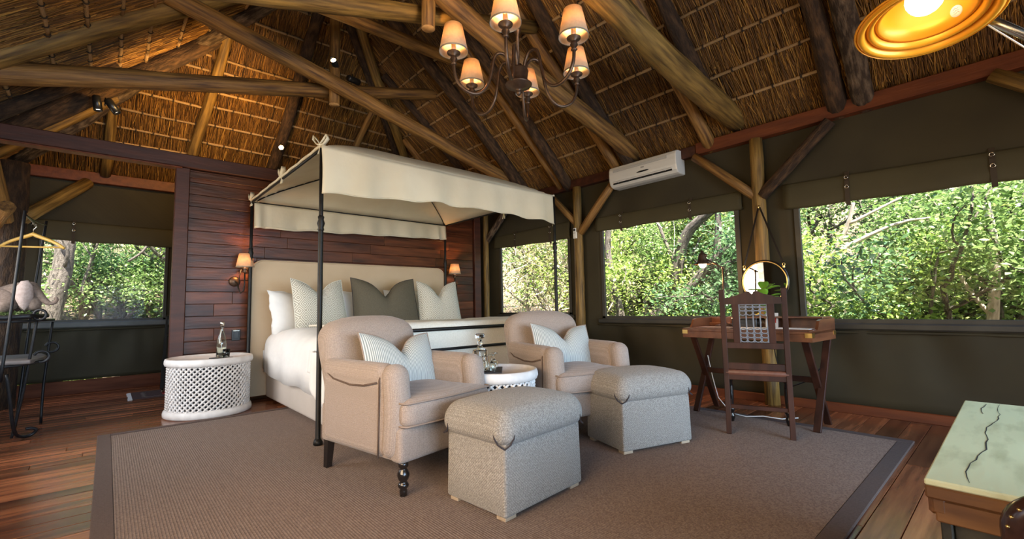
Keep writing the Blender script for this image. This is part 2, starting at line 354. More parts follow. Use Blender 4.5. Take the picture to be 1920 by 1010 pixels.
    def rbox(s, c, size, r, n=3, m=5, fn=None, smooth=True):
        h = np.array(size, float) / 2; r = min(r, *(h * 0.999)); out = {}; V = []; F = []
        def samp(hh):
            cor = [-hh + r * (1 - math.cos(PI / 2 * k / n)) for k in range(n)]
            mid = list(np.linspace(-hh + r, hh - r, m)); return cor + mid + [-q for q in cor[::-1]]
        S = [samp(q) for q in h]
        def vid(p):
            k = tuple(np.round(p, 6))
            if k not in out:
                q = np.clip(p, -(h - r), h - r); d = p - q; L = np.linalg.norm(d)
                w = q + (d / L * r if L > 1e-9 else 0)
                out[k] = len(V); V.append(w)
            return out[k]
        for ax in range(3):
            u, v = [(1, 2), (2, 0), (0, 1)][ax]
            for sg in (-1, 1):
                for i in range(len(S[u]) - 1):
                    for j in range(len(S[v]) - 1):
                        q = []
                        for (a, b) in ((i, j), (i + 1, j), (i + 1, j + 1), (i, j + 1)):
                            p = np.zeros(3); p[ax] = sg * h[ax]; p[u] = S[u][a]; p[v] = S[v][b]; q.append(vid(p))
                        F.append(tuple(q) if sg > 0 else tuple(q[::-1]))
        W = []
        for q in V:
            w = np.array(q) if fn is None else np.array(fn(np.array(q)))
            W.append(w + np.array(c, float))
        return s.add(W, F, None, smooth)
    def prism(s, poly, a, b, fn):
        """poly in 2-D extruded between depths a and b; fn(x, y, d) -> 3-D"""
        n = len(poly); V = [fn(x, y, a) for x, y in poly] + [fn(x, y, b) for x, y in poly]
        F = [tuple(range(n))[::-1], tuple(range(n, 2 * n))] + [(i, (i + 1) % n, n + (i + 1) % n, n + i) for i in range(n)]
        return s.add(V, F)
    def sphere(s, c, r, n=10, m=7, sc=(1, 1, 1)):
        prof = [(max(1e-4, r * math.sin(PI * i / m)), -r * math.cos(PI * i / m)) for i in range(m + 1)]
        t = MB().lathe(prof, (0, 0, 0), n)
        return s.add([(c[0] + q[0] * sc[0], c[1] + q[1] * sc[1], c[2] + q[2] * sc[2]) for q in t.v], t.f, None, True)
    def xf(s, fn): s.v = [tuple(fn(np.array(q))) for q in s.v]; return s
    def build(s, name, m, parent=None, loc=None, solid=0.0, attr=True):
        me = bpy.data.meshes.new(name); v = s.v
        if loc is not None: v = [(q[0] - loc[0], q[1] - loc[1], q[2] - loc[2]) for q in v]
        me.from_pydata(v, [], s.f)
        me.polygons.foreach_set('use_smooth', s.sm)
        ms = m if isinstance(m, (list, tuple)) else [m]
        for q in ms: me.materials.append(M[q] if isinstance(q, str) else q)
        if len(ms) > 1: me.polygons.foreach_set('material_index', s.mi)
        if attr and len(s.p) == len(s.v):
            at = me.attributes.new('puv', 'FLOAT_VECTOR', 'POINT'); at.data.foreach_set('vector', np.array(s.p, np.float32).ravel())
        me.update()
        o = bpy.data.objects.new(name, me); COL.objects.link(o)
        if parent is not None: o.parent = parent
        elif loc is not None: o.location = loc
        if solid:
            md = o.modifiers.new('thickness', 'SOLIDIFY'); md.thickness = solid; md.offset = 0
        return o
def tag(o, label, cat, group=None, kind=None):
    o['label'] = label; o['category'] = cat
    if group: o['group'] = group
    if kind: o['kind'] = kind
    return o
class Thing:
    """an Empty at the thing's base; parts are given in world coordinates unless local=True"""
    def __init__(s, name, label, cat, loc=(0, 0, 0), rz=0.0, group=None, kind=None, local=False):
        s.o = bpy.data.objects.new(name, None); COL.objects.link(s.o); s.o.location = loc; s.o.rotation_euler = (0, 0, rz)
        s.o.empty_display_size = 0.1
        s.loc = loc; s.local = local
        if label: tag(s.o, label, cat, group, kind)
        elif kind: s.o['kind'] = kind
    def add(s, name, mb, m, parent=None, label=None, solid=0.0, stuff=False):
        o = mb.build(name, m, parent or s.o, None if s.local else s.loc, solid)
        if label: o['label'] = label
        if stuff: o['kind'] = 'stuff'
        return o
def struct(name, mb, m, solid=0.0):
    o = mb.build(name, m, None, None, solid); o['kind'] = 'structure'; return o
def link_copy(o, parent=None):
    c = o.copy(); COL.objects.link(c)
    if parent is not None: c.parent = parent
    for ch in list(o.children): link_copy(ch, c)
    return c
def log_mb(a, b, r0, r1, seg=None, n=10, wob=0.012, rnd=0.06, ext=False):
    a = np.array(a, float); b = np.array(b, float); L = np.linalg.norm(b - a); seg = seg or max(3, int(L / 0.22))
    d, u, w = ortho(b - a); p1, p2 = random.random() * 6, random.random() * 6; pts = []; rr = []
    for i in range(seg + 1):
        t = i / seg
        pts.append(a + (b - a) * t + u * wob * math.sin(p1 + t * L * 2.1) + w * wob * math.sin(p2 + t * L * 1.7))
        rr.append(r0 + (r1 - r0) * t)
    return MB().tube(pts, rr, n=n, rnd=rnd)
def fast_mesh(name, V, F, m, parent=None, rnd=None, smooth=False):
    """numpy triangles/quads -> object; rnd: one value per vertex"""
    V = np.ascontiguousarray(V, np.float32); F = np.ascontiguousarray(F, np.int32); k = F.shape[1]
    me = bpy.data.meshes.new(name)
    me.vertices.add(len(V)); me.vertices.foreach_set('co', V.ravel())
    me.loops.add(F.size); me.loops.foreach_set('vertex_index', F.ravel())
    me.polygons.add(len(F)); me.polygons.foreach_set('loop_start', np.arange(0, F.size, k, dtype=np.int32))
    if smooth: me.polygons.foreach_set('use_smooth', np.ones(len(F), bool))
    me.materials.append(M[m])
    if rnd is not None:
        at = me.attributes.new('rnd', 'FLOAT', 'POINT'); at.data.foreach_set('value', np.asarray(rnd, np.float32))
    me.update(calc_edges=True); me.validate()
    o = bpy.data.objects.new(name, me); COL.objects.link(o)
    if parent is not None: o.parent = parent
    return o
# ------------------------------------------------------------------ the shell: floor, walls, roof
XR, YB, XL, YF = 4.95, 8.1, -1.1, -2.6
T = 0.85
def zR(x): return 2.76 + T * (XR - x)
def zL(x): return 2.76 + T * (x - XL)
def zB(y): return 2.83 + T * (YB - y)
XRIDGE = (XR + XL) / 2.0
ZRIDGE = zR(XRIDGE)
YHIP = YB - (ZRIDGE - 2.83) / T
floor = struct('floor', MB().box((1.95, 2.7, -0.06), (6.3, 10.9, 0.06)), 'floor_under')
def plank_row(y0, y1, x0, x1, lo, hi):
    x = x0 - random.uniform(0, hi * 0.7)
    while x < x1:
        l = random.uniform(lo, hi); a, b = max(x, x0), min(x + l, x1)
        if b - a > 0.05:
            w = y1 - y0
            p = MB().box(((a + b) / 2, (y0 + y1) / 2, -0.015), (b - a - 0.0025, w - 0.003, 0.03), ch=0.002)
            o = p.build('plank', 'floor_plank', floor)
        x += l
y = -0.62
while y < YB:
    w = 0.128
    hidden = 0.72 < y < 4.7
    plank_row(y, min(y + w, YB), (-1.1 if y > 1.9 else 0.3), (0.35 if hidden and y > 1.9 else (4.9 if y < 5.6 else 2.0)) if not hidden or y > 1.9 else 4.9, 1.6, 3.2)
    if hidden and y > 1.9: plank_row(y, y + w, 3.9, 4.93, 1.2, 2.5)
    y += w

# --- canvas walls
def canvas_sheet(name, axis, const, u0, u1, z0, z1, holes, gath=0.0, mat_='canvas', seg=0.09):
    """sheet in the plane axis=const with window holes (u0,u1,z0,z1) and soft folds"""
    us = sorted(set([u0, u1] + [h[0] for h in holes] + [h[1] for h in holes]))
    zs = sorted(set([z0, z1] + [h[2] for h in holes] + [h[3] for h in holes]))
    def fine(q):
        out = []
        for a, b in zip(q[:-1], q[1:]):
            k = max(1, int(round((b - a) / seg))); out += [a + (b - a) * i / k for i in range(k)]
        return out + [q[-1]]
    us, zs = fine(us), fine(zs); V = []; F = []
    ph = const * 3.1
    for u in us:
        for z in zs:
            d = 0.0
            if z < 0.86:
                k = max(0.0, min(1.0, (0.86 - z) / 0.1)) * max(0.0, min(1.0, (z - 0.06) / 0.3))
                d = gath * k * (0.7 * math.sin(u * 8.3 + ph + 4.5 * (0.8 - z)) + 0.55 * math.sin(u * 19 + 1.3 * ph - 3 * z) * (z / 0.8) + 0.4 * math.sin(u * 34 + ph + 2 * z) * (z / 0.8) ** 2)
            elif z > 2.0:
                d = 0.008 * math.sin(u * 4.3 + z * 5)
            V.append((const + d, u, z) if axis == 'x' else (u, const + d, z))
    nz = len(zs)
    for i in range(len(us) - 1):
        for j in range(nz - 1):
            uc, zc = (us[i] + us[i + 1]) / 2, (zs[j] + zs[j + 1]) / 2
            if any(h[0] < uc < h[1] and h[2] < zc < h[3] for h in holes): continue
            F.append((i * nz + j, (i + 1) * nz + j, (i + 1) * nz + j + 1, i * nz + j + 1))
    m = MB(); m.add(V, F, None, True)
    return struct(name, m, mat_, solid=0.012)
WR = [(4.27, 5.80, 0.885, 2.05), (1.93, 3.69, 0.835, 2.05), (-0.95, 1.375, 0.815, 2.0)]
wall_right = canvas_sheet('wall_right', 'x', XR, YF, YB, 0.05, 2.80, WR, 0.022)
WB = [(-0.645, 0.61, 0.925, 2.1)]
wall_back = canvas_sheet('wall_back', 'y', YB, XL, XR, 0.17, 2.88, WB, 0.030, seg=0.05)
WL = [(-1.6, -0.2, 0.85, 2.05), (0.0, 2.6, 0.85, 2.05), (3.66, 5.3, 0.85, 2.05), (6.2, 7.7, 0.85, 2.05)]
wall_left = canvas_sheet('wall_left', 'x', XL, YF, YB, 0.03, 2.80, WL, 0.010, seg=0.2)
wall_front = canvas_sheet('wall_front', 'y', YF, XL, XR, 0.0, 2.80, [(-0.7, 4.6, 0.0, 2.3)], 0.0, seg=0.3)
g = MB(); g.add([(XL, YF, 2.8), (XR, YF, 2.8), (XRIDGE, YF, ZRIDGE)], [(0, 1, 2)])
g.build('gable', 'canvas', wall_front, solid=0.02)
# skirting board on the right wall, added filler board at the back
struct('baseboard_right', MB().box((4.935, 2.75, 0.035), (0.03, 10.6, 0.085), ch=0.006), 'plate')
struct('baseboard_back', MB().box((1.9, 8.07, 0.085), (6.0, 0.04, 0.17), ch=0.006), 'skirting_red')  # added board, coloured like the floor, filling the strip below the raised canvas
# wall plates (red-brown beams under the thatch)
pl = struct('trim_1', MB().box((4.90, 4.9, 2.70), (0.09, 5.2, 0.12), ch=0.006), 'beam_dark')
struct('trim_2', MB().box((4.885, -0.15, 2.705), (0.10, 4.88, 0.13), ch=0.006), 'plate')
struct('trim_3', MB().box((1.9, 8.05, 2.80), (6.1, 0.09, 0.14), ch=0.006), 'plate')
struct('trim_4', MB().box((-1.06, 2.75, 2.74), (0.09, 10.7, 0.14), ch=0.006), 'beam_dark')
# windows: frame and clear pane, sill rail
for i, (a, b, z0, z1) in enumerate(WR):
    fr = Thing('window_%d' % (i + 1), None, None, (4.95, (a + b) / 2, z0), kind='structure')
    m = MB()
    for yy in (a, b): m.box((4.945, yy, (z0 + z1) / 2), (0.035, 0.05, z1 - z0 + 0.05), ch=0.004)
    m.box((4.945, (a + b) / 2, z0 - 0.015), (0.035, b - a + 0.05, 0.05), ch=0.004)
    m.box((4.945, (a + b) / 2, z1), (0.035, b - a + 0.05, 0.05), ch=0.004)
    fr.add('window_frame', m, 'frame_dark')
    fr.add('pane', MB().box((4.952, (a + b) / 2, (z0 + z1) / 2), (0.003, b - a, z1 - z0)), 'pane')
    fr.add('sill_rail', MB().box((4.925, (a + b) / 2, z0 - 0.055), (0.05, b - a + 0.16, 0.06), ch=0.012), 'frame_dark')
    fr.add('canvas_hem', MB().tube([(4.93, a - 0.10 + (b - a + 0.2) * k / 14, z0 - 0.105 + 0.003 * math.sin(k)) for k in range(15)], 0.012, 6), 'canvas')
a, b, z0, z1 = WB[0]
fr = Thing('window_4', None, None, ((a + b) / 2, 8.1, z0), kind='structure')
m = MB()
for xx in (a, b): m.box((xx, 8.095, (z0 + z1) / 2), (0.04, 0.035, z1 - z0 + 0.05), ch=0.004)
m.box(((a + b) / 2, 8.095, z0 - 0.01), (b - a + 0.05, 0.035, 0.04), ch=0.004); m.box(((a + b) / 2, 8.095, z1), (b - a + 0.05, 0.035, 0.05), ch=0.004)
fr.add('window_frame', m, 'frame_dark')
fr.add('pane', MB().box(((a + b) / 2, 8.10, (z0 + z1) / 2), (b - a, 0.003, z1 - z0)), 'pane')
fr.add('sill_rail', MB().box(((a + b) / 2, 8.06, z0 - 0.055), (b - a + 0.3, 0.06, 0.075), ch=0.014), 'sill_grey')
fr.add('canvas_hem', MB().tube([(a - 0.1 + (b - a + 0.2) * k / 12, 8.07, z0 - 0.118) for k in range(13)], 0.012, 6), 'canvas')

# --- rolled canvas flaps over the windows
def flap(name, label, axis, const, u0, u1, ztop0, ztop1, zbot0, zbot1, straps, sgn):
    t = Thing(name, label, 'window flap', ((const, (u0 + u1) / 2, zbot0) if axis == 'x' else ((u0 + u1) / 2, const, zbot0)), group='rolled-up canvas flaps above the windows')
    prof = [(0.010, 1.0), (0.030, 0.97), (0.040, 0.85), (0.050, 0.55), (0.055, 0.25), (0.050, 0.06), (0.034, 0.0), (0.014, 0.03), (0.008, 0.2)]
    def fn(i, j):
        u = u0 + (u1 - u0) * i; k = j * (len(prof) - 1); a_ = min(int(k), len(prof) - 2); f = k - a_
        d = prof[a_][0] * (1 - f) + prof[a_ + 1][0] * f; q = prof[a_][1] * (1 - f) + prof[a_ + 1][1] * f
        zt = ztop0 + (ztop1 - ztop0) * i; zb = zbot0 + (zbot1 - zbot0) * i + 0.006 * math.sin(u * 9)
        z = zb + (zt - zb) * q; d = d * (1 + 0.12 * math.sin(u * 6.0))
        return (const + sgn * d, u, z) if axis == 'x' else (u, const + sgn * d, z)
    t.add('canvas_roll', MB().grid(fn, 40, 24), 'canvas_flap', solid=0.006)
    # seam line along the top and the end folds
    sm = [(fn(k / 20, 0.02)) for k in range(21)]
    t.add('seam', MB().tube(sm, 0.007, 5), 'canvas')
    for u in straps:
        i = (u - u0) / (u1 - u0); zt = ztop0 + (ztop1 - ztop0) * i; zb = zbot0 + (zbot1 - zbot0) * i
        def P_(d, z, w=0.0): return (const + sgn * d, u + w, z) if axis == 'x' else (u + w, const + sgn * d, z)
        m_ = MB(); pts = [(0.016, zt + 0.03), (0.055, zt - 0.06), (0.064, zb + 0.10), (0.062, zb + 0.02), (0.040, zb - 0.035)]
        for (d0, za), (d1, zb_) in zip(pts[:-1], pts[1:]):
            m_.add([P_(d0, za, -0.017), P_(d0, za, 0.017), P_(d1, zb_, 0.017), P_(d1, zb_, -0.017)], [(0, 1, 2, 3)])
        st = t.add('strap', m_, 'webbing', solid=0.003)
        for zz in (zt - 0.03, zt - 0.115):
            r_ = MB(); ring = []
            for k in range(12):
                an = 2 * PI * k / 12; ring.append(P_(0.068, zz + 0.014 * math.sin(an), 0.014 * math.cos(an)))
            r_.tube(ring, 0.0036, 5, closed=True); t.add('ring', r_, 'nickel', st)
    return t
flap('window_flap', 'olive canvas flap rolled above the narrow window beside the bed canopy', 'x', XR, 4.22, 5.92, 2.20, 2.18, 1.945, 1.975, (4.60, 5.38), -1)
flap('window_flap', 'olive canvas flap rolled above the window under the air conditioner', 'x', XR, 1.86, 3.76, 2.155, 2.165, 1.965, 1.975, (2.42, 3.35), -1)
flap('window_flap', 'wide olive canvas flap with two ringed straps above the window right of the round mirror', 'x', XR, -1.0, 1.47, 2.05, 2.135, 1.82, 1.885, (0.06, 0.955), -1)
flap('window_flap', 'olive canvas flap rolled above the bathroom window behind the coat hanger', 'y', YB, -0.72, 0.80, 2.20, 2.185, 1.95, 1.935, (-0.36,), -1)

# --- partition of dark planks behind the bed
YP = 5.95
part = struct('wall_headboard', MB().box((2.55, YP + 0.035, 1.28), (4.0, 0.03, 2.52)), 'floor_under')
for r in range(19):
    z0 = 0.02 + r * 0.1335; x = 0.62 - random.uniform(0, 0.9)
    while x < 4.46:
        l = random.uniform(0.8, 1.9); a, b = max(x, 0.62), min(x + l, 4.46)
        if b - a > 0.04:
            d = random.uniform(0.0, 0.004)
            MB().box(((a + b) / 2, YP + 0.008 - d, z0 + 0.0667), (b - a - 0.002, 0.024, 0.1335 - 0.003), ch=0.003).build('plank', 'wall_plank', part)
        x += l
MB().box((0.555, YP - 0.005, 1.28), (0.125, 0.08, 2.56), ch=0.006).build('corner_post', 'beam_dark', part)
MB().box((4.535, YP - 0.005, 1.28), (0.125, 0.08, 2.56), ch=0.006).build('corner_post', 'beam_dark', part)
MB().box((2.55, YP - 0.002, 2.50), (3.9, 0.06, 0.075), ch=0.006).build('top_rail', 'wall_plank', part)
MB().box((1.72, YP - 0.01, 2.635), (5.75, 0.11, 0.145), ch=0.008).build('head_beam', 'beam_dark', part)
MB().box((-0.28, YP - 0.01, 2.555), (1.65, 0.12, 0.014), ch=0.004).build('beam_lip', 'plate', part)

# --- the thatched roof
ov = 0.34
ceil_mb = MB()
R0, R1 = (XR + ov), XRIDGE
yb_ = YB + ov
ceil_mb.add([(R0, YF - 0.3, zR(R0)), (R0, yb_, zR(R0)), (XRIDGE, YHIP, ZRIDGE), (XRIDGE, YF - 0.3, ZRIDGE)], [(0, 1, 2, 3)])
ceil_mb.add([(R0, yb_, zB(yb_)), (XL - ov, yb_, zB(yb_)), (XRIDGE, YHIP, ZRIDGE)], [(0, 1, 2)])
ceil_mb.add([(XL - ov, yb_, zL(XL - ov)), (XL - ov, YF - 0.3, zL(XL - ov)), (XRIDGE, YF - 0.3, ZRIDGE), (XRIDGE, YHIP, ZRIDGE)], [(0, 1, 2, 3)])
ceil_mb.xf(lambda q: q + np.array((0, 0, 0.09)))
ceiling = struct('ceiling', ceil_mb, 'thatch_back', solid=0.10)
def hipR(y): return XR - (ZRIDGE - 2.76) / T * max(0.0, min(1.0, (YB - y) / (YB - YHIP))) if y > YHIP else XRIDGE   # x of the right hip at y
def straws(name, n, origin, along, down, inside, lmin, lmax, rmin, rmax, keep, depth, jit):
    """loose reed stems lying down the slope; origin + a*along + b*down"""
    along = np.array(along, float); down = np.array(down, float); down /= np.linalg.norm(down); nrm = np.array(inside, float); nrm /= np.linalg.norm(nrm)
    a0, a1, b0, b1 = keep[:4]; A = RNG.uniform(a0, a1, n); B = RNG.uniform(b0, b1, n)
    ok = keep[4](A, B); A, B = A[ok], B[ok]; n = len(A)
    Ln = RNG.uniform(lmin, lmax, n); th = RNG.normal(0, jit, n); tilt = RNG.normal(0.0, 0.02, n); dp = RNG.uniform(depth[0], depth[1], n)
    r = RNG.uniform(rmin, rmax, n)
    base = np.array(origin)[None] + A[:, None] * along + B[:, None] * down + dp[:, None] * nrm
    d = down[None] * np.cos(th)[:, None] + along[None] * np.sin(th)[:, None] + nrm[None] * tilt[:, None]
    tip = base + d * Ln[:, None]
    s = along[None] * np.cos(th)[:, None] - down[None] * np.sin(th)[:, None]
    V = np.zeros((n, 6, 3)); offs = [s * r[:, None], -s * r[:, None], np.repeat(nrm[None], n, 0) * (r * 1.1)[:, None]]
    for k in range(3): V[:, k] = base + offs[k]; V[:, 3 + k] = tip + offs[k] * 0.7
    F0 = np.array([(0, 2, 5, 3), (2, 1, 4, 5), (1, 0, 3, 4)])
    F = (F0[None] + (np.arange(n) * 6)[:, None, None]).reshape(-1, 4)
    col = np.clip(RNG.beta(1.6, 2.4, n) + 0.15 * np.sin(A * 1.7) * np.cos(B * 2.1), 0, 1)
    o = fast_mesh(name, V.reshape(-1, 3), F, 'straw', ceiling, np.repeat(col, 6)); o['kind'] = 'stuff'
    return o
c_ = math.cos(math.atan(T)); s_ = math.sin(math.atan(T))
# right slope: along +y, down = +x,-z, inside normal = (-s,0,-c)
SL = (XR - XRIDGE) / c_
straws('thatch_straw', 60000, (XRIDGE, 0, ZRIDGE), (0, 1, 0), (c_, 0, -s_), (-s_, 0, -c_), 0.22, 0.5, 0.003, 0.0065,
       (-1.2, 8.2, 0.0, SL + 0.05, lambda A, B: (A < YHIP + 0.05 + B * c_) & ((B > 0.9) | (A > 2.0))), (-0.012, 0.018), 0.07)
# frayed reed ends hanging over the wall plate
straws('thatch_fringe', 9000, (XRIDGE, 0, ZRIDGE), (0, 1, 0), (c_, 0, -s_), (-s_, 0, -c_), 0.06, 0.17, 0.003, 0.006,
       (-1.2, 8.0, SL - 0.45, SL - 0.17, lambda A, B: A > -9), (-0.01, 0.02), 0.14)
straws('thatch_straw', 34000, (0, YHIP, ZRIDGE), (1, 0, 0), (0, c_, -s_), (0, -s_, -c_), 0.22, 0.5, 0.003, 0.0065,
       (XL - 0.1, XR, 0.0, (YB - YHIP) / c_ + 0.1, lambda A, B: np.abs(A - XRIDGE) < B * c_ + 0.06), (-0.012, 0.018), 0.07)
straws('thatch_straw', 26000, (XRIDGE, 0, ZRIDGE), (0, 1, 0), (-c_, 0, -s_), (s_, 0, -c_), 0.22, 0.5, 0.003, 0.0065,
       (3.0, 8.2, 0.0, SL + 0.05, lambda A, B: A < YHIP + 0.05 + B * c_), (-0.012, 0.018), 0.07)
# laths tied across the slopes
def lath(a, b, nrm):
    a = np.array(a, float); b = np.array(b, float); L = np.linalg.norm(b - a); k = max(4, int(L / 0.16))
    nrm = np.array(nrm, float); p1 = random.random() * 6
    pts = []
    for i in range(k + 1):
        t = i / k; pts.append(a + (b - a) * t + nrm * 0.004 * math.sin(p1 + 7 * t) + np.array((0, 0, 1)) * 0.007 * math.sin(p1 * 2 + t * L * 2.9))
    o = MB().tube(pts, [0.0155 * random.uniform(0.85, 1.12) for _ in pts], 7).build('lath', 'lath', ceiling)
    rm = MB(); d = (b - a) / L; l = random.uniform(0.05, 0.15)
    while l < L:
        c = a + (b - a) * (l / L); _, u, w = ortho(d)
        for e in (-0.004, 0.005):
            rm.tube([c + d * e + 0.0205 * (math.cos(q) * u + math.sin(q) * w) for q in np.linspace(0, 2 * PI, 9)[:-1]], 0.0036, 4, closed=True)
        l += random.uniform(0.15, 0.24)
    if rm.v: rm.build('rope_tie', 'rope', o)['kind'] = 'stuff'
OFF = 0.030
for x in (4.60, 4.36, 4.12, 3.88, 3.64, 3.41, 3.12, 2.84, 2.55, 2.27):
    ym = YB - (XR - x) * 1.0 + 0.0
    ym = YHIP + (x - XRIDGE)
    cuts = [-1.0, 0.86, 2.05, 3.26, 4.25, 5.02, 6.0, ym]
    cuts = [q for q in cuts if q < ym - 0.3] + [ym]
    for a, b in zip(cuts[:-1], cuts[1:]):
        if b < 0.9 and x < 3.9: continue
        dx = random.uniform(-0.02, 0.02)
        lath((x + dx, a + 0.02, zR(x + dx) - OFF), (x + dx, b - 0.02, zR(x + dx) - OFF), (-s_, 0, -c_))
for yy in (7.62, 7.43, 7.22, 7.02, 6.82, 6.62, 6.47, 6.25, 6.03, 5.80, 5.55):
    w = yy - YHIP; cuts = [XRIDGE - w, -0.08, 0.87, 1.85, 2.95, XRIDGE + w]
    cuts = [q for q in cuts if XRIDGE - w < q < XRIDGE + w - 0.1]; cuts = [XRIDGE - w] + cuts + [XRIDGE + w]
    for a, b in zip(cuts[:-1], cuts[1:]):
        if b - a < 0.15: continue
        dy = random.uniform(-0.02, 0.02)
        lath((a + 0.02, yy + dy, zB(yy + dy) - OFF), (b - 0.02, yy + dy, zB(yy + dy) - OFF), (0, -s_, -c_))
for x in (-0.75, -0.45, -0.22, 0.0, 0.22, 0.50, 0.78, 1.1):
    ym = YB - (x - XL) * 0.97
    for a, b in ((3.4, 4.3), (4.3, 5.2), (5.2, 6.2), (6.2, ym)):
        b = min(b, ym)
        if b - a > 0.12: lath((x, a + 0.02, zL(x) - OFF), (x, b - 0.02, zL(x) - OFF), (s_, 0, -c_))
# rafters
def rafter(a, b, r0, r1, m_, rnd=0.06, nm='rafter'):
    return log_mb(a, b, r0, r1, rnd=rnd, wob=0.018, n=11).build(nm, m_, ceiling)
def rR(y, y2, r, m_, x0=4.93, x1=2.0, rnd=0.06): return rafter((x0, y, zR(x0) - r - 0.02), (x1, y2, zR(x1) - r - 0.02), r * 1.08, r * 0.9, m_, rnd)
rR(4.99, 5.06, 0.085, 'bark', rnd=0.1)
rR(4.36, 4.30, 0.055, 'log')
rR(4.19, 4.17, 0.07, 'bark', rnd=0.1)
rR(3.34, 3.44, 0.062, 'log')
rR(3.15, 3.17, 0.07, 'bark', rnd=0.1)
rR(2.16, 2.22, 0.062, 'log')
rR(1.94, 1.96, 0.062, 'bark', x0=4.6, rnd=0.1)
rR(0.965, 0.96, 0.075, 'bark', x1=3.2, rnd=0.1)
rR(0.77, 0.76, 0.078, 'bark_grey', x1=3.2, rnd=0.1)
rR(-0.55, -0.5, 0.07, 'bark', x1=3.6, rnd=0.1)
rR(5.95, 6.0, 0.06, 'bark', x1=2.9)
rR(6.7, 6.7, 0.06, 'log', x1=3.6)
def rB(x, x2, r, m_, y0=8.0, y1=5.4, rnd=0.06): return rafter((x, y0, zB(y0) - r - 0.02), (x2, y1, zB(y1) - r - 0.02), r * 1.05, r * 0.92, m_, rnd)
rB(0.775, 0.985, 0.062, 'log_green', y1=6.02)
rB(1.80, 1.90, 0.075, 'bark', rnd=0.1)
rB(-0.10, -0.03, 0.055, 'log_green', y1=7.05)
rB(2.90, 3.0, 0.055, 'log', y1=6.1)
rB(3.8, 3.75, 0.055, 'bark', y1=7.0)
# hip poles
rafter((4.7, 7.9, 2.80), (XRIDGE + 0.1, YHIP + 0.12, ZRIDGE - 0.20), 0.075, 0.065, 'log_green', nm='hip_rafter')
rafter((4.55, 7.95, 2.86), (XRIDGE + 0.35, YHIP + 0.52, ZRIDGE - 0.50), 0.06, 0.055, 'bark', 0.1, nm='hip_rafter')
rafter((-0.9, 7.95, 2.86), (XRIDGE - 0.1, YHIP + 0.12, ZRIDGE - 0.20), 0.078, 0.075, 'bark_grey', 0.1, nm='hip_rafter')
def rL(y, y2, r, m_, x0=-1.08, x1=1.9, rnd=0.06): return rafter((x0, y, zL(x0) - r - 0.02), (x1, y2, zL(x1) - r - 0.02), r * 1.05, r * 0.95, m_, rnd)
rL(6.75, 6.1, 0.10, 'bark', rnd=0.08)
rL(7.35, 7.0, 0.06, 'log_green', x1=0.2)
rL(6.2, 6.2, 0.07, 'bark', x1=0.0)

# --- roof trusses of round poles
t = Thing('roof_truss', 'scissor truss of peeled poles crossing above the bed', 'roof truss', (1.93, 5.25, 3.42))
t.add('chord_log', log_mb((4.86, 5.14, 2.88), (0.05, 5.14, 4.07), 0.088, 0.092), 'log')
t.add('chord_log', log_mb((-1.0, 5.42, 2.91), (3.60, 5.42, 4.10), 0.098, 0.072), 'log')
t.add('rafter_log', log_mb((-1.02, 5.28, 2.84), (1.90, 5.28, 5.20), 0.105, 0.10), 'log_green')
kp = t.add('king_post', log_mb((1.93, 5.275, 3.43), (1.93, 5.275, 5.15), 0.062, 0.062, wob=0.004), 'log')
t.add('sawn_end', MB().lathe([(0.0005, 3.4275), (0.059, 3.4275), (0.060, 3.436)], (1.93, 5.275, 0), 14), 'log_end', kp)
t = Thing('roof_truss', 'scissor truss of peeled poles behind the chandelier', 'roof truss', (1.93, 3.2, 3.3))
t.add('chord_log', log_mb((4.90, 3.09, 2.83), (0.44, 3.09, 4.09), 0.098, 0.09), 'log')
t.add('chord_log', log_mb((-0.95, 3.33, 2.66), (3.38, 3.33, 4.03), 0.085, 0.07), 'log_green')
kp = t.add('king_post', log_mb((1.93, 3.155, 3.345), (1.93, 3.155, 5.15), 0.058, 0.058, wob=0.004), 'log')
t.add('sawn_end', MB().lathe([(0.0005, 3.342), (0.056, 3.342), (0.057, 3.35)], (1.93, 3.155, 0), 14), 'log_end', kp)
t = Thing('roof_truss', 'thick greenish pole slanting to the beam above the corner braces, right of the chandelier', 'roof truss', (2.5, 1.86, 3.2))
t.add('chord_log', log_mb((4.92, 1.86, 2.88), (-0.05, 1.84, 3.60), 0.118, 0.095, rnd=0.08), 'log_green')
tag(log_mb((0.50, 4.40, 4.00), (3.26, 4.54, 4.10), 0.078, 0.070).build('collar_log', 'log'), 'golden peeled log crossing under the thatch left of the chandelier shades', 'roof log')

# --- posts with braces along the walls
def post(label, x, y, r, h, braces, m_='log_green', loc=None):
    t = Thing('support_post', label, 'post', (x, y, 0), group='round timber posts along the canvas walls')
    t.add('post', log_mb((x, y, 0), (x, y, h), r, r * 0.92, wob=0.006), m_)
    for a, b, rr, bm in braces: t.add('brace', log_mb(a, b, rr, rr * 0.95, wob=0.008), bm)
    return t
post('peeled timber post behind the round mirror with two slanting braces', 4.86, 1.675, 0.068, 2.64,
     [((4.86, 1.70, 2.04), (4.85, 2.31, 2.62), 0.052, 'log'), ((4.84, 1.64, 2.04), (4.85, 1.03, 2.62), 0.055, 'bark')])
post('peeled timber post carrying the white remote control between two windows', 4.86, 4.03, 0.068, 2.64,
     [((4.86, 4.05, 2.12), (4.85, 4.55, 2.64), 0.050, 'log'), ((4.86, 3.98, 2.0), (4.84, 3.36, 2.60), 0.056, 'log')])
post('slim corner post at the end of the plank partition', 4.80, 6.02, 0.052, 2.64,
     [((4.82, 6.05, 2.10), (4.84, 5.50, 2.60), 0.055, 'bark_grey')])
post('timber post out at the right edge with only its brace in the picture', 4.86, -0.72, 0.068, 2.64,
     [((4.86, -0.70, 2.02), (4.86, 0.02, 2.64), 0.055, 'log_green')])
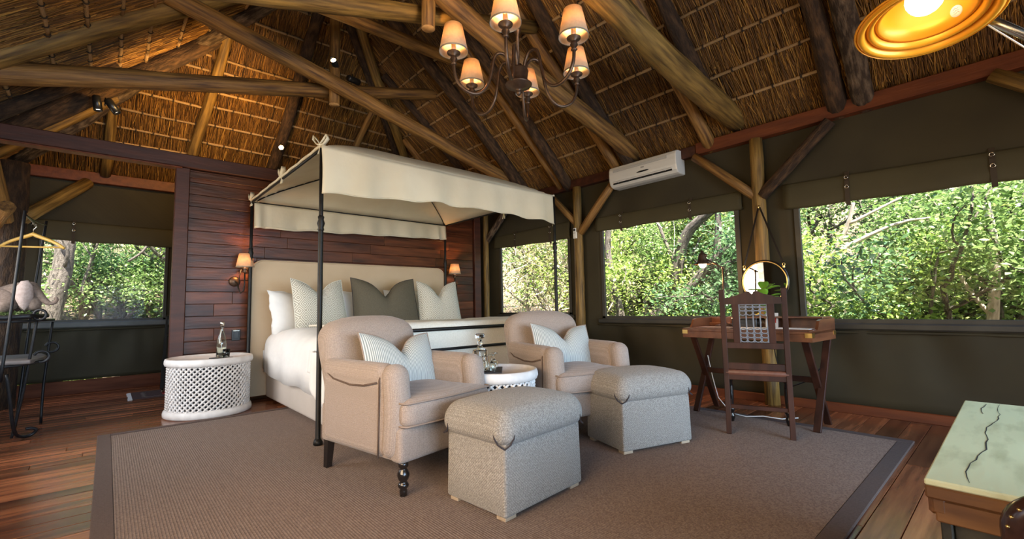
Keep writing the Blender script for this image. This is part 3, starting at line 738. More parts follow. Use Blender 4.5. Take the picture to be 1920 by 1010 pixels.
post('dark rough tree post in the corner behind the toy elephant', -0.86, 7.45, 0.16, 2.72,
     [((-0.80, 7.40, 2.05), (-0.25, 7.96, 2.70), 0.075, 'log_green'), ((-0.86, 7.15, 2.02), (-0.95, 6.5, 2.76), 0.075, 'log'), ((-0.95, 7.2, 1.96), (-0.80, 6.75, 2.10), 0.068, 'log')], 'bark')
# ------------------------------------------------------------------ rug
t = Thing('rug', 'large ribbed brown rug with a darker cloth border under the armchairs and desk', 'rug', (2.05, 2.8, 0))
rx0, rx1, ry0, ry1 = -0.02, 4.21, 0.555, 5.09
bw = 0.085
t.add('field', MB().box(((rx0 + rx1) / 2, (ry0 + ry1) / 2, 0.006), (rx1 - rx0 - 2 * bw, ry1 - ry0 - 2 * bw, 0.012)), 'rug')
# woven ribs standing proud across the field
m = MB(); xx = rx0 + bw + 0.006
while xx < rx1 - bw:
    ya, yb = ry0 + bw, ry1 - bw
    m.add([(xx - 0.005, ya, 0.0115), (xx, ya, 0.0140), (xx + 0.005, ya, 0.0115), (xx - 0.005, yb, 0.0115), (xx, yb, 0.0140), (xx + 0.005, yb, 0.0115)], [(0, 1, 4, 3), (1, 2, 5, 4)])
    xx += 0.0125
t.add('rib', m, 'rug', stuff=True)
for c, s in (((rx0 + bw / 2, (ry0 + ry1) / 2), (bw, ry1 - ry0)), ((rx1 - bw / 2, (ry0 + ry1) / 2), (bw, ry1 - ry0)),
             (((rx0 + rx1) / 2, ry0 + bw / 2), (rx1 - rx0 - 2 * bw, bw)), (((rx0 + rx1) / 2, ry1 - 0.02), (rx1 - rx0 - 2 * bw, 0.04))):
    t.add('border', MB().box((c[0], c[1], 0.007), (s[0], s[1], 0.014), ch=0.004), 'rug_edge')

# ------------------------------------------------------------------ four-poster bed
bx0, bx1, by0, by1, bz = 1.19, 3.80, 3.50, 5.76, 2.24
bed = Thing('four_poster_bed', 'black iron four-poster bed with cream upholstered headboard', 'bed', (2.5, 4.6, 0))
for (x, y) in ((bx0, by0), (bx1, by0), (bx0, by1), (bx1, by1)):
    zt = bz + 0.0
    p = bed.add('bed_post', MB().lathe([(0.026, 0.013), (0.026, 0.03), (0.019, 0.045), (0.019, 1.60), (0.016, 1.72), (0.016, zt)], (x, y, 0), 12), 'iron')
    cz = 1.655
    bed.add('collar', MB().lathe([(0.016, cz - 0.06), (0.024, cz - 0.05), (0.020, cz - 0.03), (0.029, cz), (0.020, cz + 0.03), (0.024, cz + 0.05), (0.016, cz + 0.06)], (x, y, 0), 12), 'iron', p)
    bed.add('foot', MB().lathe([(0.026, 0.013), (0.033, 0.02), (0.033, 0.035), (0.024, 0.06)], (x, y, 0), 12), 'iron', p)
for a, b in (((bx0, by0), (bx1, by0)), ((bx0, by1), (bx1, by1)), ((bx0, by0), (bx0, by1)), ((bx1, by0), (bx1, by1))):
    bed.add('canopy_rail', MB().tube([(a[0], a[1], bz), (b[0], b[1], bz)], 0.011, 8), 'iron')
PK = (2.49, 4.63); PH = 0.50
def roof_z(d): return bz + PH * (1 - d) ** 0.78
for sx in (-1, 1):
    for sy in (-1, 1):
        ex, ey = (bx0 if sx < 0 else bx1), (by0 if sy < 0 else by1)
        bed.add('hip_rod', MB().tube([(PK[0] + (ex - PK[0]) * d, PK[1] + (ey - PK[1]) * d, roof_z(d) - 0.014) for d in np.linspace(0, 1, 12)], 0.007, 6), 'iron')
for z, r in ((0.805, 0.016), (0.622, 0.013)):
    bed.add('foot_rail', MB().tube([(bx0, by0, z), (bx1, by0, z)], r, 8), 'iron')
def hb(q):
    # rounded upper corners, slightly dished front
    return q
m = MB()
pr = []
W2 = 1.305; zt = 1.585; R_ = 0.13
pr += [(-W2, 0.05), (W2, 0.05)]
for k in range(9): a = PI / 2 * k / 8; pr.append((W2 - R_ + R_ * math.cos(a), zt - R_ + R_ * math.sin(a)))
for k in range(9): a = PI / 2 + PI / 2 * k / 8; pr.append((-W2 + R_ + R_ * math.cos(a), zt - R_ + R_ * math.sin(a)))
m.prism(pr, 5.80, 5.90, lambda x, z, d: (2.505 + x, d, z))
m.add([(2.505 + x * 0.985, 5.785, 0.05 + (z - 0.05) * 0.99) for x, z in pr], [tuple(range(len(pr)))])
n = len(pr)
m.add([(2.505 + x, 5.80, z) for x, z in pr] + [(2.505 + x * 0.985, 5.785, 0.05 + (z - 0.05) * 0.99) for x, z in pr], [(i, (i + 1) % n, n + (i + 1) % n, n + i) for i in range(n)], None, True)
hbo = bed.add('headboard', m, 'headboard')
bed.add('piping', MB().tube([(2.505 + x * 0.995, 5.792, z * 0.998) for x, z in pr[1:] + pr[:1]], 0.007, 6), 'headboard', hbo)
bed.add('base', MB().rbox((2.53, 4.68, 0.20), (2.32, 2.14, 0.33), 0.03), 'bed_base')
for fx, fy in ((1.45, 3.75), (3.6, 3.75), (1.45, 5.6), (3.6, 5.6)):
    bed.add('leg', MB().box((fx, fy, 0.028), (0.06, 0.06, 0.03)), 'black_wood')
bed.add('mattress', MB().rbox((2.53, 4.68, 0.545), (2.32, 2.14, 0.36), 0.09), 'white_linen')
# duvet: rests on the mattress and hangs down the sides
def duvet_pt(i, j):
    u = -1.36 + 2.72 * i; v = 3.605 + 2.02 * j            # u across, v from foot to head
    hw = 1.185; top = 0.765 + 0.030 * math.sin(u * 3.1 + 1) * math.sin(v * 2.3) + 0.012 * math.sin(u * 9 + v * 6) + 0.05 * max(0, (v - 4.6)) * 0.5
    x = u; z = top; a = abs(u)
    if a > hw - 0.16:
        s = a - (hw - 0.16); R2 = 0.17; ang = min(s / R2, PI / 2); x = math.copysign(hw - 0.16 + R2 * math.sin(ang), u); z = top - R2 * (1 - math.cos(ang))
        ex = s - R2 * PI / 2
        if ex > 0: z -= ex * 4.4; x += math.copysign(0.012 * math.sin(v * 11) + 0.02, u)
    if v < 3.66: z -= (3.66 - v) * 1.5
    return (2.53 + x, v, z)
dv = Thing('duvet', 'white duvet spread over the bed and hanging down its side', 'duvet', (2.53, 4.7, 0.72))
dv.add('cover', MB().grid(duvet_pt, 64, 48), 'white_linen', solid=0.02)
dv.add('hanging_corner', MB().grid(lambda i, j: (1.335 - 0.055 + 0.03 * math.sin(i * 9) - 0.018 * j, 3.60 + 0.42 * i, 0.66 - (0.46 - 0.30 * i) * j - 0.03 * math.sin(i * 7) * j), 16, 12), 'white_linen', solid=0.012)
dv.add('sheet', MB().grid(lambda i, j: (1.345 - 0.018 + 0.004 * math.sin(i * 22), 3.75 + 1.95 * i, 0.56 - (0.195 + 0.012 * math.sin(i * 9)) * j), 30, 6), 'white_linen', solid=0.008)
# bedspread folded over the foot
def spread(i, j):
    x = bx0 + 0.14 + (bx1 - bx0 - 0.22) * i; s = j * 1.30
    if s < 0.62: return (x, 3.53, 0.20 + s)
    s -= 0.62; R2 = 0.045
    if s < R2 * PI / 2: a = s / R2; return (x, 3.53 + R2 * (1 - math.cos(a)), 0.82 + R2 * math.sin(a))
    s -= R2 * PI / 2; return (x, 3.53 + R2 + s, 0.865 - 0.004 * math.sin(i * 13) + 0.003 * math.sin(x * 23 + s * 20))
bs = Thing('bedspread', 'cream bedspread folded across the foot of the bed between the black rails', 'bedspread', (2.5, 3.7, 0.5))
bs.add('cover', MB().grid(spread, 40, 60), 'bedspread', solid=0.014)

# pillows
def pillow_mb(w, h, d, chop=0.0, nx=18, ny=16, ear=0.05, chop_w=0.30, ruffle=0.0):
    m = MB()
    def pt(i, j, sg):
        u = 2 * i - 1; v = 2 * j - 1
        e = 1 - ear * (1 - (abs(u) ** 2.2)) ; e2 = 1 - ear * (1 - (abs(v) ** 2.2))
        x = u * w / 2 * e2; z = v * h / 2 * e
        t_ = d / 2 * max(0.0, (1 - abs(u) ** 2.6)) ** 0.62 * max(0.0, (1 - abs(v) ** 2.6)) ** 0.62
        if chop:
            c = (1 / (1 + (abs(u) / chop_w) ** 1.7) - 1 / (1 + (1 / chop_w) ** 1.7)) / (1 - 1 / (1 + (1 / chop_w) ** 1.7)) * ((v + 1) / 2) ** 1.5
            z -= chop * c; t_ *= 1 - 0.25 * c; x += -0.10 * chop * math.copysign(1, u) * (1 - math.exp(-(u / chop_w) ** 2)) * max(0, v) * 0.8
        if ruffle:
            e_ = max(abs(u), abs(v)) ** 8; x += ruffle * e_ * math.sin(v * 6.3 + u * 3); z += ruffle * e_ * math.sin(u * 11 + 1); t_ += 0
            return (x, sg * t_ + ruffle * e_ * math.sin(u * 14 + v * 16), z)
        return (x, sg * t_, z)
    for sg in (-1, 1):
        m.grid(lambda i, j: pt(i, j, sg) if sg > 0 else pt(1 - i, j, sg), nx, ny, puv=lambda i, j: ((2 * i - 1) * w / 2, (2 * j - 1) * h / 2, 0))
    # piping around the edge
    e = [pt(i / 16, 0, 1) for i in range(16)] + [pt(1, i / 16, 1) for i in range(16)] + [pt(1 - i / 16, 1, 1) for i in range(16)] + [pt(0, 1 - i / 16, 1) for i in range(16)]
    pm = MB().tube(e, 0.005, 5, closed=True)
    return m, pm
def stripe_mat(name, c1, c2, kind):
    m, nt, b = new_mat(name); N = nt.nodes; L = nt.links
    a = N.new('ShaderNodeAttribute'); a.attribute_name = 'puv'; sp = N.new('ShaderNodeSeparateXYZ'); L.new(a.outputs['Vector'], sp.inputs[0])
    def math_(op, x, y=None, v=None):
        n = N.new('ShaderNodeMath'); n.operation = op; L.new(x, n.inputs[0])
        if y is not None: L.new(y, n.inputs[1])
        elif v is not None: n.inputs[1].default_value = v
        return n.outputs[0]
    if kind == 'stripe': w = math_('SINE', math_('MULTIPLY', sp.outputs[0], v=540.0))
    else:
        tx = math_('PINGPONG', sp.outputs[0], v=0.055); tz = math_('PINGPONG', sp.outputs[1], v=0.075)
        w = math_('SINE', math_('MULTIPLY', math_('ADD', tx, math_('MULTIPLY', tz, v=0.75)), v=300.0))
    rp = N.new('ShaderNodeValToRGB'); rp.color_ramp.elements[0].position = 0.35; rp.color_ramp.elements[1].position = 0.65
    rp.color_ramp.elements[0].color = rgb(c1); rp.color_ramp.elements[1].color = rgb(c2)
    w01 = math_('MULTIPLY_ADD', w, v=0.5)
    N[w01.node.name].inputs[2].default_value = 0.5
    L.new(w01, rp.inputs[0]); L.new(rp.outputs[0], b.inputs['Base Color'])
    b.inputs['Roughness'].default_value = 0.92
    bp = N.new('ShaderNodeBump'); bp.inputs['Strength'].default_value = 0.3; bp.inputs['Distance'].default_value = 0.003
    L.new(w01, bp.inputs['Height']); L.new(bp.outputs[0], b.inputs['Normal'])
    return m
M['ticking'] = stripe_mat('ticking', (0.22, 0.25, 0.25), (0.56, 0.57, 0.535), 'stripe')
M['diamond'] = stripe_mat('diamond', (0.36, 0.335, 0.27), (0.70, 0.67, 0.58), 'diamond')
def put_pillow(name, label, w, h, d, c, rx, rz, m_, chop=0.0, pipe=None, cat='pillow', group=None, ry=0.0, ear=0.05, cw=0.30, ruffle=0.0):
    t = Thing(name, label, cat, c, 0, group, local=True)
    a, p = pillow_mb(w, h, d, chop, ear=ear, chop_w=cw, ruffle=ruffle, nx=30 if ruffle else 18, ny=26 if ruffle else 16)
    R = Matrix.Rotation(rz, 3, 'Z') @ Matrix.Rotation(rx, 3, 'X') @ Matrix.Rotation(ry, 3, 'Y')
    f = lambda q: np.array(R @ Vector(q))
    a.xf(f); p.xf(f)
    t.add('cover', a, m_); t.add('piping', p, pipe or m_)
    return t
PG = 'pillows leaning on the headboard'
put_pillow('pillow', 'white ruffled pillow at the left end of the headboard', 0.62, 0.50, 0.22, (1.63, 5.50, 0.985), rad(-18), rad(10), 'white_linen', 0.03, group=PG, ear=0.04, ruffle=0.008)
put_pillow('pillow', 'white pillow mostly hidden behind the dark olive cushion', 0.66, 0.50, 0.20, (2.30, 5.60, 1.0), rad(-14), 0, 'white_linen', 0.02, group=PG)
put_pillow('pillow', 'white pillow showing between the olive cushion and the right patterned cushion', 0.66, 0.50, 0.20, (3.08, 5.60, 1.0), rad(-14), 0, 'white_linen', 0.02, group=PG)
put_pillow('throw_pillow', 'diamond-patterned pale cushion beside the front bed post', 0.62, 0.60, 0.20, (1.76, 5.16, 1.055), rad(-16), rad(10), 'diamond', 0.17, group=PG, cw=0.36)
put_pillow('throw_pillow', 'large dark olive cushion in the middle of the bed', 0.86, 0.66, 0.22, (2.57, 5.22, 1.06), rad(-16), rad(-3), 'olive_fabric', 0.23, group=PG, pipe='stitch', cw=0.30)
put_pillow('throw_pillow', 'diamond-patterned pale cushion at the right end of the bed', 0.60, 0.60, 0.20, (3.30, 5.16, 1.06), rad(-16), rad(-8), 'diamond', 0.20, group=PG, cw=0.30)

# canopy cloth
cp = Thing('bed_canopy', 'cream cloth canopy tied over the iron rails of the bed', 'canopy', (2.5, 4.63, 2.24))
def roof(i, j):
    u, v = 2 * i - 1, 2 * j - 1; d = max(abs(u), abs(v))
    return (PK[0] + u * (bx1 - bx0) / 2, PK[1] + v * (by1 - by0) / 2, roof_z(d) + 0.004 - 0.012 * math.sin(PI * d) * (1 - min(abs(u), abs(v)) / (d + 1e-6)) * 0.6)
cp.add('roof_cloth', MB().grid(roof, 32, 32, smooth=True), 'canopy', solid=0.003)
def val_front(i, j):
    x = bx0 - 0.012 + (bx1 - bx0 + 0.07) * i
    drop = 0.385 - 0.085 * min(1, i / 0.4) + 0.035 * max(0, (i - 0.72) / 0.28)
    wob = 0.014 * math.sin(i * 23) + 0.010 * math.sin(i * 51 + 1)
    y = by0 - 0.018 - (0.014 + wob) * (0.25 + j) - 0.02 * math.sin(j * PI) * (1 - i)
    if i > 0.965: y += (i - 0.965) * 3.2
    return (x, y, bz + 0.020 - 0.012 * math.sin(i * PI) - drop * j + 0.008 * math.sin(i * 37) * j)
vf = cp.add('front_valance', MB().grid(val_front, 110, 12), 'canopy', solid=0.003)
cp.add('hem', MB().tube([np.array(val_front(k / 60, 0.985)) for k in range(61)], 0.005, 5), 'canopy', vf)
def val_back(i, j):
    x = bx0 + 0.02 + (bx1 - bx0 - 0.02) * i
    wob = 0.012 * math.sin(i * 27) + 0.008 * math.sin(i * 61)
    if i < 0.06: wob += 0.03 * math.sin(i / 0.06 * PI * 2)
    if i > 0.93: wob += 0.03 * math.sin((i - 0.93) / 0.07 * PI * 3)
    return (x, by1 - 0.016 - (wob + 0.012) * (0.2 + j), bz - 0.008 - (0.295 - 0.085 * i) * j + 0.006 * math.sin(i * 31) * j)
vb = cp.add('rear_valance', MB().grid(val_back, 110, 10), 'canopy', solid=0.003)
cp.add('hem', MB().tube([np.array(val_back(k / 60, 0.93)) + np.array((0, -0.003, 0)) for k in range(61)], 0.005, 5), 'canopy', vb)
cp.add('edge_tape', MB().tube([(bx0 - 0.006, by0 + (by1 - by0) * k / 20, bz + 0.024 + 0.004 * math.sin(k * 2.1)) for k in range(21)], 0.012, 6), 'canopy')
cp.add('edge_tape', MB().tube([(bx1 + 0.006, by0 + (by1 - by0) * k / 20, bz + 0.024 + 0.004 * math.sin(k * 1.7)) for k in range(21)], 0.012, 6), 'canopy')
def bow(c, s=1.0, ax=(1, 0, 0)):
    m = MB(); ax = np.array(ax, float); c = np.array(c, float); up = np.array((0, 0, 1.0)); side = np.cross(ax, up)
    for sg in (-1, 1):
        pts = [c, c + s * (sg * 0.035 * side + 0.045 * up), c + s * (sg * 0.065 * side + 0.085 * up), c + s * (sg * 0.072 * side + 0.045 * up), c + s * (sg * 0.03 * side - 0.005 * up), c]
        pts = [np.array(p) for p in pts]
        V = []
        for p in pts: V += [p - ax * 0.022 * s, p + ax * 0.022 * s]
        m.add(V, [(2 * k, 2 * k + 1, 2 * k + 3, 2 * k + 2) for k in range(len(pts) - 1)], None, True)
        tail = [c, c + s * (sg * 0.012 * side - 0.04 * up + ax * 0.008), c + s * (sg * 0.024 * side - 0.09 * up)]
        V = []
        for p in tail: V += [p - ax * 0.010 * s, p + ax * 0.010 * s]
        m.add(V, [(0, 1, 3, 2), (2, 3, 5, 4)], None, True)
    m.rbox(c, (0.026 * s, 0.026 * s, 0.03 * s), 0.010 * s, 2, 2)
    return m
for (x, y) in ((bx0, by0), (bx0, 4.55), (bx0, by1), (bx1, by0 + 0.9)):
    cp.add('tie_bow', bow((x - 0.01 if x < 2 else x + 0.01, y, bz + (0.03 if x < 2 else -0.03)), 0.85, (1, 0, 0) if y != by0 else (0.8, 0.6, 0)), 'canopy', solid=0.003)

# ------------------------------------------------------------------ drum side tables with lattice sides
M['core_dark'] = mat('core_dark', (0.035, 0.036, 0.045), None, 0.9)  # shade inside the hollow drums, painted as a dark tone
def drum(name, label, c, r, h, r2=None):
    t = Thing(name, label, 'side table', (c[0], c[1], 0.0))
    rim = [(0.0005, h - 0.022), (r - 0.045, h - 0.022), (r - 0.03, h - 0.008), (r - 0.02, h), (r - 0.006, h - 0.004), (r, h - 0.022), (r + 0.002, h - 0.045), (r - 0.006, h - 0.066), (r - 0.025, h - 0.074), (0.0005, h - 0.074)]
    t.add('tabletop', MB().lathe(rim, (c[0], c[1], 0), 56), 'whitewash')
    t.add('base_ring', MB().lathe([(r - 0.09, 0.0), (r - 0.015, 0.0), (r - 0.002, 0.012), (r, 0.035), (r - 0.006, 0.06), (r - 0.025, 0.07), (r - 0.09, 0.07), (r - 0.09, 0.0)], (c[0], c[1], 0), 56, cap=False), 'whitewash')
    rr = r - 0.034; n = max(20, int(round(2 * PI * rr / 0.049))); z0, z1 = 0.062, h - 0.068; tw = 2 * PI * 9 / n
    for sg in (-1, 1):
        m = MB()
        for k in range(n):
            a0 = 2 * PI * k / n
            pts = []
            for q in range(13):
                f = q / 12; a = a0 + sg * tw * f; rq = rr + sg * 0.003
                pts.append((c[0] + rq * math.cos(a), c[1] + rq * math.sin(a), z0 + (z1 - z0) * f))
            m.tube(pts, 0.0088, 5, cap=False)
        t.add('lattice', m, 'whitewash')
    kn = MB(); rows = 9
    for q in range(1, 2 * rows):
        for k in range(n):
            a = 2 * PI * (k + (0.5 if q % 2 else 0)) / n; zq = z0 + (z1 - z0) * q / (2 * rows)
            kn.sphere((c[0] + (rr + 0.006) * math.cos(a), c[1] + (rr + 0.006) * math.sin(a), zq), 0.0115, 5, 4)
    t.add('lattice_knob', kn, 'whitewash', stuff=True)
    t.add('core', MB().lathe([(r - 0.11, 0.05), (r - 0.11, h - 0.07)], (c[0], c[1], 0), 40, cap=False), 'core_dark')  # added dark shell standing in for the unlit hollow
    return t
TB1 = (0.80, 5.50, 0.555); TB2 = (2.10, 2.52, 0.545)
drum('side_table', 'whitewashed round drum table with lattice sides beside the bed, holding a bottle', TB1[:2], 0.375, TB1[2])
tb2 = drum('side_table', 'whitewashed round drum table between the two armchairs, holding a decanter', TB2[:2], 0.285, TB2[2]); tb2.o.location.z += 0.013
# bottle and coaster
zb_ = TB1[2] - 0.022
bt = (0.88, 5.42)
tag(MB().box((bt[0], bt[1], zb_ + 0.004), (0.15, 0.15, 0.008), rz=0.5, ch=0.002).build('coaster', 'slate'), 'dark square coaster under the clear bottle', 'coaster')
t = Thing('water_bottle', 'clear glass water bottle with metal cap on the bedside drum table', 'bottle', (bt[0], bt[1], zb_ + 0.008))
zz = zb_ + 0.0085
t.add('bottle_glass', MB().lathe([(0.0005, zz + 0.006), (0.040, zz), (0.045, zz + 0.010), (0.045, zz + 0.13), (0.036, zz + 0.19), (0.020, zz + 0.25), (0.0165, zz + 0.30), (0.018, zz + 0.31), (0.014, zz + 0.31), (0.0125, zz + 0.30), (0.016, zz + 0.25), (0.032, zz + 0.19), (0.0415, zz + 0.13), (0.0415, zz + 0.014), (0.0005, zz + 0.012)], (bt[0], bt[1], 0), 24), 'glass_green')
t.add('cap', MB().lathe([(0.0005, zz + 0.311), (0.0195, zz + 0.311), (0.0205, zz + 0.35), (0.017, zz + 0.356), (0.0005, zz + 0.357)], (bt[0], bt[1], 0), 16), 'nickel')
t = Thing('drinking_glass', 'small tumbler in front of the clear bottle on the bedside drum table', 'glass', (bt[0] + 0.03, bt[1] - 0.085, zb_))
t.add('tumbler', MB().lathe([(0.0005, zz - 0.004), (0.028, zz - 0.004), (0.034, zz + 0.085), (0.0315, zz + 0.085), (0.026, zz + 0.004), (0.0005, zz + 0.004)], (bt[0] + 0.03, bt[1] - 0.085, 0), 20), 'glass')
# decanter, upturned glasses, slate tray
zd = TB2[2] - 0.022 + 0.013
tr_c = (2.085, 2.60)
tag(MB().box((tr_c[0], tr_c[1], zd + 0.004), (0.30, 0.19, 0.008), rz=0.85, ch=0.002).build('slate_tray', 'slate'), 'dark slate tray under the decanter and glasses', 'tray')
zd += 0.0085
dc = (2.005, 2.60)
t = Thing('decanter', 'square cut-glass decanter with flat stopper on the drum table between the armchairs', 'decanter', (dc[0], dc[1], zd))
m = MB().rbox((dc[0], dc[1], zd + 0.075), (0.085, 0.085, 0.15), 0.012, 2, 3)
t.add('body', m, 'glass')
cut = MB()
for k in range(5):
    for sx, sy in ((1, 0), (-1, 0), (0, 1), (0, -1)):
        o = -0.032 + 0.016 * k
        cut.bar((dc[0] + sx * 0.0425 + (o if sy else 0), dc[1] + sy * 0.0425 + (o if sx else 0), zd + 0.02), (dc[0] + sx * 0.0425 + (o if sy else 0), dc[1] + sy * 0.0425 + (o if sx else 0), zd + 0.10), 0.007, 0.007, up=(1, 0.2, 0))
t.add('cut_ribs', cut, 'glass')
t.add('neck', MB().lathe([(0.038, zd + 0.149), (0.022, zd + 0.165), (0.015, zd + 0.185), (0.021, zd + 0.20), (0.021, zd + 0.205), (0.0005, zd + 0.206)], (dc[0], dc[1], 0), 16), 'glass')
t.add('stopper', MB().lathe([(0.0005, zd + 0.2065), (0.012, zd + 0.207), (0.014, zd + 0.222), (0.031, zd + 0.232), (0.033, zd + 0.256), (0.028, zd + 0.262), (0.0005, zd + 0.262)], (dc[0], dc[1], 0), 8, smooth=False), 'glass')
for k, (gx, gy, lb) in enumerate(((2.15, 2.62, 'upturned stemmed glass at the open end of the slate tray'), (2.05, 2.525, 'upturned stemmed glass in front of the decanter'))):
    t = Thing('stemmed_glass', lb, 'glass', (gx, gy, zd), group='upturned glasses on the slate tray')
    t.add('bowl', MB().lathe([(0.026, zd + 0.0005), (0.031, zd + 0.03), (0.026, zd + 0.055), (0.004, zd + 0.066), (0.0005, zd + 0.064), (0.023, zd + 0.053), (0.028, zd + 0.03), (0.024, zd + 0.0005)], (gx, gy, 0), 18, cap=False), 'glass')
    t.add('stem', MB().lathe([(0.004, zd + 0.066), (0.003, zd + 0.08), (0.0035, zd + 0.105), (0.028, zd + 0.110), (0.028, zd + 0.113), (0.0005, zd + 0.114)], (gx, gy, 0), 18), 'glass')

# ------------------------------------------------------------------ armchairs (local: x across, front towards -y)
def armchair(label, c, rz):
    t = Thing('armchair', label, 'armchair', (c[0], c[1], 0.013), rz, 'linen armchairs at the foot of the bed', local=True)
    wd = 0.73; D = 0.82
    zb0 = 0.175
    body = t.add('seat_frame', MB().rbox((0, 0.02, 0.29), (wd - 0.05, 0.72, 0.23), 0.02), 'linen')
    t.add('front_rail', MB().rbox((0, -0.375, 0.265), (wd - 0.03, 0.10, 0.185), 0.028), 'linen')
    def backfn(q):
        x, y, z = q; k = (z + 0.30) / 0.60
        z2 = z - 0.085 * (abs(x) / (wd / 2)) ** 3.2 * max(0, k)
        y2 = y + 0.10 * max(0, k) + 0.02 * math.sin(PI * k) * 0
        bul = -0.035 * max(0, 1 - (x / 0.33) ** 2) * max(0, math.sin(PI * min(1, max(0, k)))) if y < 0 else 0
        x2 = x * (0.90 + 0.10 * min(1, max(0, k) * 1.4))
        return (x2, y2 + bul, z2)
    bk = t.add('backrest', MB().rbox((0, 0.285, 0.64), (wd - 0.02, 0.20, 0.60), 0.085, 4, 8, backfn), 'linen')
    for sg in (-1, 1):
        xo = sg * (wd / 2 - 0.065)
        m = MB()
        # arm: side outline swept through its width, roll on top
        def armfn(q, sg=sg):
            x, y, z = q; k = (z + 0.25) / 0.5; f = max(0.0, min(1.0, (-y - 0.10) / 0.28))
            z2 = z - 0.10 * max(0, k) * max(0.0, (0.2 + y) if y > 0.3 else 0) 
            y2 = y - 0.035 * f * math.sin(PI * min(1, max(0, k * 0.9)))
            if z > 0.10: x2 = x + sg * 0.018 * (z - 0.10) / 0.15
            else: x2 = x
            if y < -0.25 and z > 0.05: z2 -= 0.30 * max(0, -y - 0.30) * (z - 0.05) / 0.2 * 3.0 * 0.25
            return (x2, y2, z2)
        arm = t.add('armrest', m.rbox((xo, 0.02, 0.43), (0.135, 0.63, 0.51), 0.062, 4, 6, armfn), 'linen')
        xs = sg * (wd / 2 + 0.0015)
        pp = MB()
        pp.tube([(xs, 0.30, 0.62), (xs + sg * 0.012, 0.18, 0.575), (xs + sg * 0.014, 0.0, 0.555), (xs + sg * 0.014, -0.14, 0.562), (xs + sg * 0.012, -0.255, 0.585)], 0.0052, 5)
        pp.tube([(xs - sg * 0.012, -0.275, 0.655), (xs + sg * 0.006, -0.272, 0.60), (xs + sg * 0.004, -0.268, 0.50), (xs + sg * 0.003, -0.262, 0.36), (xs + sg * 0.001, -0.255, 0.185)], 0.0052, 5)
        t.add('piping', pp, 'piping_brown', arm)
        fp = MB().rbox((xo + sg * 0.004, -0.322, 0.432), (0.139, 0.135, 0.50), 0.064, 5, 4, lambda q: (q[0], q[1] - 0.02 * math.sin(PI * (q[2] + 0.22) / 0.44), q[2]))
        t.add('arm_front', fp, 'linen', arm)
    # T-shaped seat cushion with soft crown
    m = MB()
    def cush(q):
        x, y, z = q; w2 = 0.235
        if y < -0.20: k = min(1, (-y - 0.20) / 0.05); x2 = x * (1 + 0.36 * k)
        else: x2 = x
        z2 = z + (0.030 * (1 - (x / 0.27) ** 2) * (1 - (y / 0.36) ** 2) if z > 0 else 0) - 0.02 * max(0, -y - 0.2)
        return (x2, y - 0.03 * (1 - (x / 0.26) ** 2) * (1 if y < -0.2 else 0), z2)
    cs = t.add('seat_cushion', m.rbox((0, -0.115, 0.425), (0.50, 0.68, 0.145), 0.05, 4, 9, cush), 'linen')
    for zc in (0.485, 0.366):
        e = []
        for k in range(21):
            x = -0.325 + 0.65 * k / 20; e.append((x, -0.115 - 0.336 - 0.028 * (1 - (x / 0.34) ** 2), zc))
        e = [(-0.335, -0.35, zc), (-0.338, -0.42, zc)] + e + [(0.338, -0.42, zc), (0.335, -0.35, zc)]
        t.add('piping', MB().tube(e, 0.0055, 5), 'piping', cs)
    prof = [(0.026, 0.178), (0.026, 0.150), (0.017, 0.143), (0.020, 0.136), (0.031, 0.118), (0.033, 0.105), (0.027, 0.085), (0.017, 0.074), (0.025, 0.066), (0.030, 0.055), (0.026, 0.044), (0.017, 0.037), (0.021, 0.028), (0.019, 0.0)]
    for sg in (-1, 1):
        t.add('front_leg', MB().lathe(prof[::-1], (sg * 0.30, -0.385, 0), 16), 'black_wood')
        m = MB(); x0, y0 = sg * 0.30, 0.345
        m.add([(x0 - 0.018, y0 + 0.02 - 0.018, 0), (x0 + 0.018, y0 + 0.002, 0), (x0 + 0.018, y0 + 0.038, 0), (x0 - 0.018, y0 + 0.038, 0),
               (x0 - 0.024, y0 - 0.024, 0.18), (x0 + 0.024, y0 - 0.024, 0.18), (x0 + 0.024, y0 + 0.024, 0.18), (x0 - 0.024, y0 + 0.024, 0.18)],
              [(3, 2, 1, 0), (4, 5, 6, 7), (0, 1, 5, 4), (1, 2, 6, 5), (2, 3, 7, 6), (3, 0, 4, 7)])
        t.add('rear_leg', m, 'black_wood')
    return t
CH1 = ((1.435, 2.675), rad(10)); CH2 = ((2.835, 2.54), rad(-15))
armchair('beige linen armchair in front of the bed post, nearer the camera', *CH1)
armchair('beige linen armchair beside the windows, by the decanter table', *CH2)
def chair_local(ch, x, y): (cx, cy), a = ch; return (cx + x * math.cos(a) - y * math.sin(a), cy + x * math.sin(a) + y * math.cos(a))
for ch, lb, ddx in ((CH1, 'striped pale blue cushion on the armchair nearer the camera', 0.02), (CH2, 'striped pale blue cushion on the armchair by the windows', 0.02)):
    x, y = chair_local(ch, ddx, 0.035)
    put_pillow('striped_cushion', lb, 0.60, 0.40, 0.15, (x, y, 0.655), rad(-24), ch[1] + rad(4), 'ticking', 0.14, 'piping', 'cushion', 'striped cushions on the armchairs', ry=rad(4), cw=0.26)
